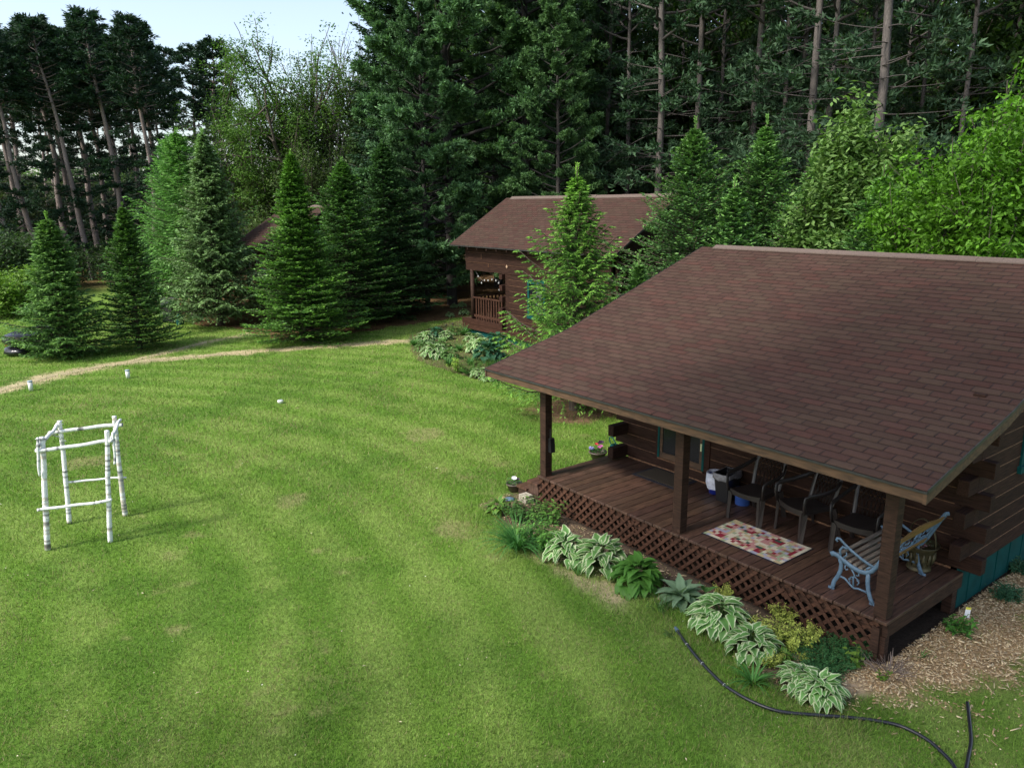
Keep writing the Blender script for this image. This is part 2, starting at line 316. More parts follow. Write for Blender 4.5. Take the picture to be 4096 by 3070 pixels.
# ------------------------------------------------------------------ grass blades
def groundz(x, y):
    return (fbm(x, y, 4.0, 41)-.5)*.05*sstep(0, 3, np.hypot(np.clip(np.abs(x-2.6)-3.2, 0, None), np.clip(np.abs(y-4)-4.5, 0, None)))
def build_grass(n=1150000):
    r = 4.6*np.exp(rs.rand(n)*math.log(42/4.6)); a = YAW+(rs.rand(n)-.5)*1.75
    x = CAM[0]+r*np.sin(a); y = CAM[1]+r*np.cos(a)
    R_ = regions(x, y)
    cover = 1-np.clip(R_['path']*.85+R_['bed']*.96+R_['under']+R_['mulch']*.93+R_['sand']*.85+R_['ring']*.85+R_['bed2']*.8+R_['floor']*.97+R_['bare']*.7, 0, 1)
    k = rs.rand(n) < cover; x, y, r = x[k], y[k], r[k]; m = len(x)
    tall = fbm(x, y, .7, 61)
    s = np.maximum(1, r/9.0)
    L = (.020+.034*rs.rand(m)+.02*tall)*np.minimum(s, 1.5); W = (.0038+.0045*rs.rand(m))*s
    edge = np.exp(-((y+1.15)/.35)**2)*(x > -1)*(x < 6); L = L*(1+.9*edge)
    az = rs.rand(m)*2*math.pi; tilt = .25+rs.rand(m)*.9
    d = np.stack([np.cos(az)*np.sin(tilt), np.sin(az)*np.sin(tilt), np.cos(tilt)], 1)
    b = rs.rand(m)*2*math.pi; wv = np.stack([np.cos(b), np.sin(b), np.zeros(m)], 1)*W[:, None]*.5
    P = np.stack([x, y, groundz(x, y)-.002], 1)
    V = np.stack([P-wv, P+wv, P+d*L[:, None]], 1).reshape(-1, 3)
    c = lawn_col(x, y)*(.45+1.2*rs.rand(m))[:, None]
    dry = (rs.rand(m) < .09+.25*R_['bare'][k]+.20*sstep(.5, .7, fbm(x, y, 2.1, 67)))
    c[dry] = np.array([.30, .27, .12])*(.6+.7*rs.rand(dry.sum()))[:, None]
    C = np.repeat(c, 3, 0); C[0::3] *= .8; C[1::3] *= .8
    F = np.arange(3*m).reshape(-1, 3)
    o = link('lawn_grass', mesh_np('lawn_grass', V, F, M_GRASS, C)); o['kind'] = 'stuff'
    tag(o, 'short mown green lawn grass with yellowish dry blades', 'grass')
    # clover and fallen white specks
    n = 230; r = 5*np.exp(rs.rand(n)*math.log(20/5)); a = YAW+(rs.rand(n)-.65)*1.3; x = CAM[0]+r*np.sin(a); y = CAM[1]+r*np.cos(a)
    mb = MB(); ok = (regions(x, y)['under'] < .5)
    for xi, yi in zip(x[ok], y[ok]):
        q = random.Random(int(xi*1000)); s_ = q.uniform(.004, .012); an = q.uniform(0, 6.3); z0 = .03; e = q.choice([1, 1, 1, 2.6])
        c_, s2 = math.cos(an)*s_, math.sin(an)*s_
        mb.add([(xi-c_*e, yi-s2*e, z0), (xi+s2*.8, yi-c_*.8, z0+.006), (xi+c_*e, yi+s2*e, z0+.004), (xi-s2*.8, yi+c_*.8, z0+.008)], [(0, 1, 2, 3)], q.choice([(.62, .60, .50), (.50, .42, .28), (.40, .33, .2)]))
    o = mb.build('fallen_petals', M_COL); o['kind'] = 'stuff'; tag(o, 'pale petals and dry leaf bits scattered over the lawn', 'leaf litter')
build_grass()
def build_chips(n=34000):
    x = 5.3+rs.rand(n)**1.2*2.4; y = -1.0+rs.rand(n)*8.0
    x2 = -1+rs.rand(5000)*6.8; y2 = -1.3+rs.rand(5000)*1.25
    x = np.r_[x, x2]; y = np.r_[y, y2]; R_ = regions(x, y)
    p = R_['mulch']+.06; bedp = R_['bed']*.35+.02; p = np.where(np.arange(len(x)) < n, p, bedp); p[R_['under'] > .5] = 0
    k = rs.rand(len(x)) < p; isb = (np.arange(len(x)) >= n)[k]; x, y = x[k], y[k]; m = len(x)
    L = .007+.019*rs.rand(m)**2.4*1.7; L[rs.rand(m) < .02] *= 2.0; W = .003+.005*rs.rand(m)
    az = rs.rand(m)*6.283; el = (rs.rand(m)-.3)*.7; d = np.stack([np.cos(az)*np.cos(el), np.sin(az)*np.cos(el), np.sin(el)], 1); s = np.stack([-np.sin(az), np.cos(az), (rs.rand(m)-.5)*.8], 1)
    P = np.stack([x, y, .008+.022*rs.rand(m)], 1); d = d*L[:, None]; s = s*W[:, None]; up = np.array([0, 0, .003])
    V = np.stack([P-d-s*.6, P+d-s, P+d*.9+s, P-d+s, P-d-s*.6-up, P+d-s-up, P+d*.9+s-up, P-d+s-up], 1).reshape(-1, 3)
    base = np.arange(m)[:, None]*8
    F = np.concatenate([base+np.array(q) for q in ([0, 1, 2, 3], [0, 4, 5, 1], [1, 5, 6, 2], [2, 6, 7, 3], [3, 7, 4, 0])])
    t = rs.rand(m)[:, None]**1.9; c = np.array([.32, .205, .095])*(1-t)+np.array([.82, .66, .41])*t
    c = np.where(isb[:, None], c*.75, c); C = np.repeat(c, 8, 0)
    o = link('wood_chips', mesh_np('wood_chips', V, F, M_CHIP, C)); o['kind'] = 'stuff'; tag(o, 'loose shredded wood chip mulch beside the cabin wall', 'mulch')
build_chips()
# ------------------------------------------------------------------ roofs
ZD = 0.5                                                     # deck top above the ground
def shingles(u0, u1, prof, seed, expo=.127, tab=.304):
    """tabs over a slope profile [(v,w),...], local u along the eave"""
    rg = np.random.RandomState(seed); Vs = []; Cs = []; row = 0
    for (v0, w0), (v1, w1) in zip(prof[:-1], prof[1:]):
        L = math.hypot(v1-v0, w1-w0); tv, tw = (v1-v0)/L, (w1-w0)/L; nv, nw = -tw, tv
        if nw < 0: nv, nw = -nv, -nw
        n = max(1, round(L/expo)); e = L/n
        for i in range(n):
            off = (row % 2)*tab*.5+(row % 7)*.012+rg.uniform(-.012, .012); row += 1
            us = [u0]+[u for u in np.arange(u0-tab+off+tab*.2, u1, tab) if u > u0+.03 and u < u1-.03]+[u1]
            for a, b in zip(us[:-1], us[1:]):
                g0 = .006 if a > u0 else 0; g1 = .006 if b < u1 else 0
                s0 = i*e-rg.uniform(0, .004); s1 = (i+1)*e-.0065; h0 = .009+rg.uniform(-.001, .002); h1 = .003  # row stops short so the dark backing draws the next course's shadow line
                def P(u, s, h): return (u, v0+tv*s+nv*h, w0+tw*s+nw*h)
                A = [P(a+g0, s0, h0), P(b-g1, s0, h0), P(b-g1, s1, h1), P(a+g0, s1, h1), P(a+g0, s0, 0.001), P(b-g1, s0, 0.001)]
                Vs += A; t = rg.rand(); k = rg.rand()
                c = np.array([.150, .092, .078])*(1-k)+np.array([.150, .112, .086])*k
                if rg.rand() < .12: c = np.array([.160, .092, .076])
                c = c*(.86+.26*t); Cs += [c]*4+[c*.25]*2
    m = len(Vs)//6; base = np.arange(m)[:, None]*6
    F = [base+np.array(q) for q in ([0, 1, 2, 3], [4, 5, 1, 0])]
    return np.array(Vs), np.concatenate(F), np.array(Cs)
def roof_parts(root, u0, u1, prof, back, th, seed, cap=(.5, 0.0), vent=True, debris=0):
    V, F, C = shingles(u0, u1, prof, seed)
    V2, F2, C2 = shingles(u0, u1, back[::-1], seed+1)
    slab = MB()
    full = prof+back[1:]
    poly = [(u0, v, w_) for v, w_ in full]+[(u0, v, w_-th) for v, w_ in full[::-1]]
    slab.prism(poly, (u1-u0, 0, 0))
    rf = slab.build('roof', M_UNDER, root)
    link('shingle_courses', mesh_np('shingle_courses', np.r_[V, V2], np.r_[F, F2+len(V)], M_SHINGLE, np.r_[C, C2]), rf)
    rv, rw = prof[-1]
    c = MB(); a = u0+cap[0]; b = u1-cap[1]; sl = (prof[-1][1]-prof[-2][1])/(prof[-1][0]-prof[-2][0])
    x = a
    rg = random.Random(seed)
    while x < b:
        e = min(b, x+1.22); h = .045+rg.uniform(-.004, .006)
        c.prism([(x, rv-.11, rw-.11*sl+h-.01), (x, rv, rw+h+.005), (x, rv+.11, rw-.11*sl+h-.01), (x, rv+.11, rw-.11*sl+h-.03), (x, rv, rw+h-.015), (x, rv-.11, rw-.11*sl+h-.03)], (e-x-.004, 0, 0)); x = e
    c.build('ridge_vent', M_RIDGE, rf)
    g = MB(); g.prism([(a+.01, rv-.09, rw-.09*sl+.012), (a+.01, rv, rw+.035), (a+.01, rv+.09, rw-.09*sl+.012)], (b-a-.02, 0, 0)); g.build('vent_gap', M_DARK, rf)
    return rf
def build_main_cabin():
    root = thing('log_cabin', 'nearest dark brown log cabin with open front deck and big shingled roof', 'cabin', (2.6, 0, 0), 0)
    root.location = (0, 0, 0)
    u0, u1 = -1.31, 5.87
    prof = [(-.35, 2.175), (1.487, 2.635), (5.154, 3.942)]; back = [(5.154, 3.942), (8.95, 2.59)]
    rf = roof_parts(root, u0, u1, [(v, w_) for v, w_ in prof], back, .03, 5, cap=(.33, 0))
    # fascia: eave board, sloping rake boards, dark drip edge
    f = MB(); f.box((u0+.02, -.335, 2.045), (u1-.02, -.30, 2.147)); f.build('fascia_board', M_FASCIA, rf)
    d = MB(); d.box((u0-.004, -.362, 2.150), (u1+.004, -.336, 2.172), (1, 1, 1)); d.build('drip_edge', M_METAL_DK, rf)
    for ux in (u0, u1-.035):
        r = MB()
        for (v0, w0), (v1, w1) in zip((prof+back[1:])[:-1], (prof+back[1:])[1:]):
            r.prism([(ux, v0, w0-.031), (ux, v1, w1-.031), (ux, v1, w1-.145), (ux, v0, w0-.135)], (.035, 0, 0))
        r.build('rake_board', M_FASCIA, rf)
        e = MB(); xx = ux-.004 if ux < 0 else ux+.030
        for (v0, w0), (v1, w1) in zip(prof[:-1], prof[1:]):
            e.prism([(xx, v0, w0+.012), (xx, v1, w1+.012), (xx, v1, w1-.030), (xx, v0, w0-.030)], (.009, 0, 0))
        e.build('rake_edge', M_METAL_DK, rf)
    for x in np.arange(u0+.5, u1-.2, .61):
        rafters = MB(); rafters.prism([(x, -.29, 2.155), (x, 1.78, 2.67), (x, 1.78, 2.55), (x, -.29, 2.06)], (.04, 0, 0)); rafters.build('rafter_tail', M_WOOD, rf)
    # ---- deck
    dk = MB(); rg = random.Random(3); xs = [-.33+.158*i for i in range(38)]
    for i, x in enumerate(xs[:-1]):
        e = .148; x1 = min(x+e, 5.49); t = rg.uniform(.78, 1.2)
        dk.box((x, -.03+rg.uniform(-.006, .006), ZD-.036), (x1, 1.80, ZD+rg.uniform(-.002, .002)), (t, t*rg.uniform(.94, 1.04), t*rg.uniform(.9, 1.05)))
    dk.build('deck_boards', M_DECK, root, bevel=.004)
    j = MB(); j.box((-.31, .02, ZD-.20), (5.42, .055, ZD-.038)); j.box((5.425, .02, ZD-.19), (5.488, 1.80, ZD-.038), (1.05, 1.05, 1.05)); j.box((-.32, .06, ZD-.2), (-.29, 1.8, ZD-.038))
    j.build('rim_joist', M_WOOD, root)
    u = MB(); u.box((5.36, 1.62, -.02), (5.47, 1.74, ZD-.19)); u.build('deck_foot', M_WOOD, root)
    # ---- lattice skirt in panels
    def lattice(xa, xb, flip):
        lm = MB(); z0, z1 = -.02, ZD-.045
        for layer in (0, 1):
            up = (layer == 0) ^ flip; y = -.018 if layer == 0 else -.004
            s = -.6
            k0 = np.arange(xa-.6+(.02 if layer else .07), xb+.6, .150)
            for k in k0:
                # strip from (k, z0) to (k+/-h, z1), clipped to [xa, xb]
                h = z1-z0; pa = np.array([k, z0]); pb = np.array([k+(h if up else -h), z1]); d_ = pb-pa
                t0, t1 = 0., 1.
                if d_[0] > 0: t0 = max(t0, (xa-pa[0])/d_[0]); t1 = min(t1, (xb-pa[0])/d_[0])
                else: t0 = max(t0, (xb-pa[0])/d_[0]); t1 = min(t1, (xa-pa[0])/d_[0])
                if t1-t0 < .06: continue
                a, b = pa+d_*t0, pa+d_*t1; t = rg.uniform(.8, 1.25)
                n_ = np.array([-(d_[1]), d_[0]])/np.linalg.norm(d_)*.021
                P = [(a[0]-n_[0], y, a[1]-n_[1]), (b[0]-n_[0], y, b[1]-n_[1]), (b[0]+n_[0], y, b[1]+n_[1]), (a[0]+n_[0], y, a[1]+n_[1])]
                lm.prism(P, (0, .009, 0), (t*1.5, t*1.35, t*1.25))
        lm.build('lattice_panel', M_WOOD, root)
    lattice(-.31, 1.83, False); lattice(1.84, 4.26, False); lattice(4.27, 5.40, True)
    # ---- posts
    for x in (-.168, 2.647, 5.459):
        p = MB(); p.box((x-.14, .009, ZD+.001), (x, .149, 2.20)); p.build('porch_post', M_WOOD, root, bevel=.006)
    p = MB(); p.box((5.335, -.022, -.03), (5.42, .012, .40)); p.box((5.39, .014, -.03), (5.475, .10, .30)); p.build('corner_stake', M_WOOD, root)
    b = MB(); b.box((u0+.1, .03, 2.203), (u1-.08, .13, 2.262)); b.build('porch_beam', M_WOOD, root)
    # ---- log walls
    def roofz(y):
        return np.interp(y, [v for v, _ in prof]+[back[1][0]], [w_ for _, w_ in prof]+[back[1][1]])
    ch = .2; zb = .53; XL, XR, YF, YB = -.17, 5.40, 1.78, 8.6
    fw_ = MB(); seams = MB()
    door = (.62, 1.66)
    nF = 11
    for k in range(nF):
        z0 = zb+k*ch; z1 = z0+ch-.005
        if z1 > 2.62: z1 = 2.62
        if z1 <= z0: break
        ta = rg.uniform(.8, 1.25); xl = XL-.17 if k % 2 == 1 else XL; xr = XR+.28 if k % 2 == 0 else XR+.13
        if z0 > 2.45: xl, xr = XL, XR
        segs = [(xl, door[0]), (door[1], xr)] if k >= 1 and z0 < 2.4 else [(xl, xr)]
        if k == 0: segs = [(xl, xr)]
        for a, c in segs:
            fw_.box((a, YF, z0), (c, YF+.13, z1), (ta, ta, ta))
        if k:
            for a, c in segs: seams.box((max(a, XL+.02), YF-.002, z0-.0075), (min(c, XR-.1), YF+.02, z0-.001))
    fw_.build('front_wall', M_WOODX, root, bevel=.008); 
    for side, X0 in (('r', XR), ('l', XL)):
        sw = MB()
        for k in range(17):
            z0 = zb+k*ch+(0 if side == 'r' else 0); z1 = z0+ch-.005
            yy = np.linspace(YF, YB, 300); ok = yy[roofz(yy)-.04 > z1]
            if len(ok) < 5: break
            ya, yb = ok[0], ok[-1]
            prot = (k % 2 == 1) if side == 'r' else (k % 2 == 0)
            if prot and z0 < 2.1 and ya < YF+.02: ya = YF-(.25 if side == 'r' else .36)
            elif ya < YF+.02: ya = YF+.131
            if k == 10 and side == 'r': ya = YF-.15
            ta = rg.uniform(.8, 1.25); x0 = X0 if side == 'r' else X0-.001
            sw.box((x0, ya, z0), (x0+.128, yb, z1), (ta, ta, ta))
            if side == 'r' and k > 0: seams.box((x0+.1, max(ya, YF)+.02, z0-.008), (x0+.131, yb, z0))
        sw.build('side_wall', M_WOODY, root, bevel=.008)
    gb = MB(); gb.box((XL, YB, 0), (XR, YB+.1, 2.5)); gb.box((XL+.13, YF+.14, ZD), (XR-.01, YF+.16, 2.55), (.3, .3, .3)); gb.box((XL+.14, YF+.2, 2.45), (XR-.02, YB, 2.48)); gb.build('inner_walls', M_WOOD, root)
    seams.box((XL+.15, YF-.003, ZD+.002), (XR-.05, YF+.001, zb-.002)); seams.build('log_seams', M_CAULK, root)
    # gable infill just under the roof
    for X0 in (XR+.02, XL+.02):
        gi = MB(); gi.prism([(X0, YF+.2, 1.5), (X0, YB-.05, 1.5), (X0, YB-.05, roofz(YB)-.06), (X0, 5.154, 3.942-.06), (X0, YF+.2, roofz(YF+.2)-.06)], (.08, 0, 0)); gi.build('gable_wall', M_WOODY, root)
    # teal skirt with battens
    s = MB(); s.box((XR+.01, YF+.03, -.05), (XR+.05, YB, zb+.0))
    s.box((XL+.05, YF+.10, -.05), (XL+.09, YB, zb)); s.box((XL+.09, YF+.05, -.05), (XR, YF+.09, ZD-.05))
    for y in np.arange(YF+.3, YB, .41): s.box((XR+.051, y, -.05), (XR+.060, y+.012, zb-.01))
    s.build('foundation_skirt', M_TEAL, root)
    sm = MB(); sm.box((XR+.052, YF+.05, zb-.014), (XR+.075, YB, zb-.003)); sm.build('skirt_seam', M_CAULK, root)
    # door: glass sliding leaf with teal edge boards
    l = MB()
    for a, c in ((.70, .755), (1.10, 1.17), (1.525, 1.58)): l.box((a, YF-.012, ZD+.2), (c, YF+.03, 2.42))
    l.box((.70, YF-.014, ZD+.2), (1.58, YF+.031, ZD+.30)); do = l.build('door', M_FASCIA, root)
    for a, c in ((door[0]-.005, .66), (1.62, door[1]+.065)): dr = MB(); dr.box((a, YF-.018, ZD+.2), (c, YF+.05, 2.5), (1.1, 1, 1)); dr.build('jamb', M_WOODX, do)
    for a, c in ((.66, .70), (1.58, 1.62)): t = MB(); t.box((a, YF-.026, ZD+.19), (c, YF+.03, 2.45)); t.build('door_frame', M_TEAL, do)
    g = MB(); g.box((.755, YF, ZD+.3), (1.525, YF+.012, 2.42)); g.build('glass', M_GLASS, do)
    g = MB(); g.box((.68, YF-.05, ZD+.182), (1.62, YF-.003, ZD+.198)); g.build('threshold', M_CAULK, do)
    g = MB(); g.box((1.548, YF-.03, ZD+.52), (1.572, YF-.012, ZD+.64), (.75, .75, .45)); g.build('handle', M_COL, do)
    # side window
    wx = XR+.128; wn = MB(); y0, y1, z0, z1 = 2.96, 3.86, 1.60, 2.45
    wn.box((wx, y0, z0), (wx+.025, y0+.09, z1)); wn.box((wx, y1-.09, z0), (wx+.025, y1, z1)); wn.box((wx, y0-.05, z0-.09), (wx+.05, y1+.05, z0)); wn.box((wx, y0, z1), (wx+.025, y1, z1+.09))
    wo = wn.build('window', M_TEAL, root); g = MB(); g.box((wx-.01, y0+.09, z0), (wx+.008, y1-.09, z1)); g.build('pane', M_GLASS, wo)
    # steps at the left end
    st = MB()
    st.box((-.62, -.02, ZD-.21), (-.49, .40, ZD-.17), (1.25, 1.1, 1)); st.box((-.48, -.02, ZD-.21), (-.345, .40, ZD-.17), (1.1, 1, 1))
    st.box((-.90, -.03, ZD-.37), (-.77, .42, ZD-.33), (1.3, 1.2, 1)); st.box((-.76, -.03, ZD-.37), (-.63, .42, ZD-.33), (1.2, 1.1, 1))
    st.box((-.60, -.0, ZD-.37), (-.345, .04, ZD-.211)); st.box((-.88, 0, .0), (-.345, .04, ZD-.371), (.7, .7, .7)); st.box((-.88, .34, 0), (-.345, .38, ZD-.371), (.7, .7, .7))
    st.build('entry_steps', M_DECK, root)
    # wooden brush hook on post is a thing of its own
    return root
build_main_cabin()
def build_far_cabin(O, yw, label, name='log_cabin', porch=True, seed=9, group=None):
    root = thing(name, label, 'cabin', O, yw, group); rg = random.Random(seed)
    u0, u1 = 0., 8.89; prof = [(0, 3.338), (2.644, 5.013)]; back = [(2.644, 5.013), (5.3, 3.33)]
    rf = roof_parts(root, u0, u1, prof, back, .03, seed, cap=(.35, 0))
    e = MB(); e.box((u0, -.012, 3.30), (u1, 0.0, 3.336)); 
    for ux in (u0-.010, u1+.001):
        for (v0, w0), (v1, w1) in zip((prof+back[1:])[:-1], (prof+back[1:])[1:]): e.prism([(ux, v0, w0+.01), (ux, v1, w1+.01), (ux, v1, w1-.05), (ux, v0, w0-.05)], (.009, 0, 0))
    e.build('drip_edge', M_METAL_DK, rf)
    for x in np.arange(.55, 8.6, .61):
        r = MB(); r.prism([(x, .02, 3.315), (x, .42, 3.565), (x, .42, 3.45), (x, .02, 3.21)], (.05, 0, 0), (.8, .8, .8)); r.build('rafter_tail', M_WOOD, rf)
    V0, V1 = .40, 4.9; UL, UR = .50, 8.4; PU = 2.82
    a = MB(); sm = MB()
    # upper board band over the whole side
    for i, (z0, z1) in enumerate(((2.42, 2.72), (2.725, 3.08), (3.085, 3.52))):
        t = rg.uniform(.85, 1.15); d_ = .0 if i else .012; a.box((UL-.02+d_, V0-.03+d_, z0), (UR, V0+.06, z1), (t, t, t))
        if i: sm.box((UL+.1, V0-.034, z0-.006), (UR-.2, V0-.025, z0-.001))
    sm.box((1.55, V0-.034, 2.86), (1.565, V0-.02, 3.05)); sm.box((2.0, V0-.034, 2.60), (2.012, V0-.02, 2.71))
    for k in range(11):
        z0 = .24+k*.2; z1 = z0+.195
        if z1 > 2.42: z1 = 2.415
        t = rg.uniform(.8, 1.25)
        for s0, s1 in ([(PU+.17, 4.42), (5.2, UR)] if 1.02 < z0+.1 < 2.3 else [(PU+.17, UR)]): a.box((s0, V0, z0), (s1, V0+.13, z1), (t, t, t))
        if k: sm.box((PU+.4, V0-.003, z0-.006), (UR-.1, V0+.02, z0-.0005))
        if k % 2 == 0 and k > 0: a.box((PU, V0-.14, z0+.0), (PU+.18, V0+.3, z1), (t*1.1, t, t))
        elif k: a.box((PU+.02, V0+.22, z0), (PU+.169, V0+.5, z1), (.7, .7, .7))
    a.box((.30, V0-.10, .22), (UR, V0-.031, .42), (1.5, 1.4, 1.3)); a.box((.28, V0-.11, .425), (PU+.1, V0-.03, .62), (1.3, 1.2, 1.1))
    a.build('front_wall', M_WOODX, root, bevel=.006); sm.build('log_seams', M_CAULK, root)
    b = MB(); b.box((UR, V0+.14, .2), (UR+.128, V1, 3.3)); b.prism([(UR, V0+.1, 3.3), (UR, V1, 3.3), (UR, 2.644, 4.9)], (.1, 0, 0)); b.box((PU+.2, V0+.5, .2), (PU+.3, V1, 3.3)); b.box((UL, V1, .2), (UR, V1+.1, 3.3))
    b.prism([(UL, V0+.06, 3.3), (UL, V1, 3.3), (UL, 2.644, 4.85)], (.05, 0, 0)); b.build('side_walls', M_WOODY, root)
    f = MB(); f.box((.30, V0-.03, .56), (PU+.15, V1, .60)); f.build('porch_floor', M_DECK, root)
    s = MB(); s.box((.42, V0+.0, -.25), (UR, V0+.04, .22)); s.box((.42, V0+.04, -.25), (.46, V1, .22)); s.box((UR, V0+.04, -.25), (UR+.04, V1, .2)); s.build('foundation_skirt', M_TEAL, root)
    for v in (V0+.03, V1-.1):
        p = MB(); p.tube([(.84+.04, v, .6), (.84, v, 2.45)], [.085, .078], 12); p.build('porch_post', M_WOOD, root, smooth=True)
    rl = MB()
    rl.bar((.9, V0+.03, 1.42), (PU, V0+.03, 1.44), .09, .045, col=(1.5, 1.3, 1.2)); rl.bar((.9, V0+.03, .74), (PU, V0+.03, .76), .05, .09, col=(1.5, 1.3, 1.2))
    for x in np.arange(1.08, PU-.05, .165): rl.box((x, V0+.0, .62), (x+.06, V0+.035, 1.42), (1.6, 1.4, 1.3))
    for y in np.arange(.6, 4.8, .165): rl.box((.85, y, .62), (.89, y+.06, 1.42), (1.1, 1, .9))
    rl.bar((.87, V0+.1, 1.44), (.87, V1-.1, 1.44), .09, .045); rl.build('railing', M_WOOD, root)
    wn = MB(); x0, x1, z0, z1 = 4.32, 5.28, 1.12, 2.30
    wn.box((x0, V0-.03, z0), (x0+.1, V0+.05, z1-.1)); wn.box((x1-.1, V0-.03, z0), (x1, V0+.05, z1-.1)); wn.box((x0, V0-.035, z1-.1), (x1, V0+.05, z1+.05)); wn.box((x0-.02, V0-.05, z0-.1), (x1+.02, V0+.05, z0))
    wo = wn.build('window', M_TEAL, root); g = MB(); g.box((x0+.1, V0+.01, z0), (x1-.1, V0+.02, z1-.1)); g.build('pane', M_GLASS, wo)
    g = MB()
    for i in range(8): g.box((x0+.45+i*.04, V0+.0, z0+.02), (x0+.47+i*.04, V0+.009, z1-.12))
    g.build('curtain', M_CURT, wo)
    h = MB(); h.prism([(3.15, V0-.04, 2.62), (3.10, V0-.04, 2.68), (3.15, V0-.04, 2.75), (3.20, V0-.04, 2.68)], (0, .008, 0), (.45, .30, .2)); h.build('wall_plaque', M_COL, root)
    return root
build_far_cabin((-15.602, 8.281, 0), -.03, 'second log cabin in the middle distance with corner porch and teal window', seed=9)
# string of small white lamps inside the porch opening of the second cabin
def porch_lamps():
    root = thing('string_lights', 'string of small clear bulbs hanging in the far porch opening', 'string lights', (-15.602, 8.281, 0), -.03)
    c = MB(); P = [(1.0, 2.40), (1.25, 2.2), (1.5, 2.06), (1.75, 2.14), (2.0, 2.22), (2.3, 2.2), (2.6, 2.12), (2.78, 2.35)]
    pts = [(u_, .46, z_) for u_, z_ in P]; c.tube(pts, .006, 5, col=(.03, .03, .03)); c.build('wire', M_COL, root)
    for u_, z_ in ((1.2, 2.24), (1.42, 2.02), (1.62, 2.13), (1.85, 2.14), (2.1, 2.19), (2.35, 2.17), (2.52, 2.1), (2.55, 1.86)):
        b = MB(); b.lathe([(0, 0), (.018, -.01), (.028, -.045), (.018, -.07), (0, -.075)], (u_, .46, z_), 8, (.40, .40, .40)); b.build('bulb', M_COL, root, smooth=True)
porch_lamps()
# ------------------------------------------------------------------ vegetation generators
def nrm(a): return a/(np.linalg.norm(a, axis=-1, keepdims=True)+1e-9)
def cards(P, D, Nn, L, W, c, tipgain=None):
    """diamond leaves: base P, direction D, normal N; returns V,F,C"""
    D = nrm(D); S = nrm(np.cross(D, Nn)); L = np.asarray(L).reshape(-1, 1); W = np.asarray(W).reshape(-1, 1)
    m = len(P); mid = P+D*L*.45
    V = np.stack([P, mid+S*W*.5, P+D*L, mid-S*W*.5], 1).reshape(-1, 3)
    F = np.arange(4*m).reshape(-1, 4); C = np.repeat(c, 4, 0)
    return V, F, C
def cat(parts):
    V = []; F = []; C = []; b = 0
    for v, f, c in parts: V.append(v); F.append(f+b); C.append(c); b += len(v)
    return np.concatenate(V), np.concatenate(F), np.concatenate(C)
def tubes_np(lines, n=5):
    """lines: list of (pts (k,3), radii (k,), colour)"""
    Vs = []; Fs = []; Cs = []; b = 0; ang = np.arange(n)*2*math.pi/n
    for pts, rad, col in lines:
        pts = np.asarray(pts, float); k = len(pts); T = nrm(np.gradient(pts, axis=0))
        ref = np.array([0, 0, 1.]) if abs(T[0, 2]) < .8 else np.array([1., 0, 0])
        A = nrm(np.cross(T, ref)); B = np.cross(A, T); r = np.asarray(rad, float)[:, None, None]
        V = pts[:, None, :]+r*(A[:, None, :]*np.cos(ang)[None, :, None]+B[:, None, :]*np.sin(ang)[None, :, None])
        i = np.arange(k-1)[:, None]*n; j = np.arange(n)[None, :]; j2 = (j+1) % n
        F = np.stack([i+j, i+j2, i+n+j2, i+n+j], -1).reshape(-1, 4)+b
        Vs.append(V.reshape(-1, 3)); Fs.append(F); Cs.append(np.tile(np.asarray(col, float), (k*n, 1))); b += k*n
    return np.concatenate(Vs), np.concatenate(Fs), np.concatenate(Cs)
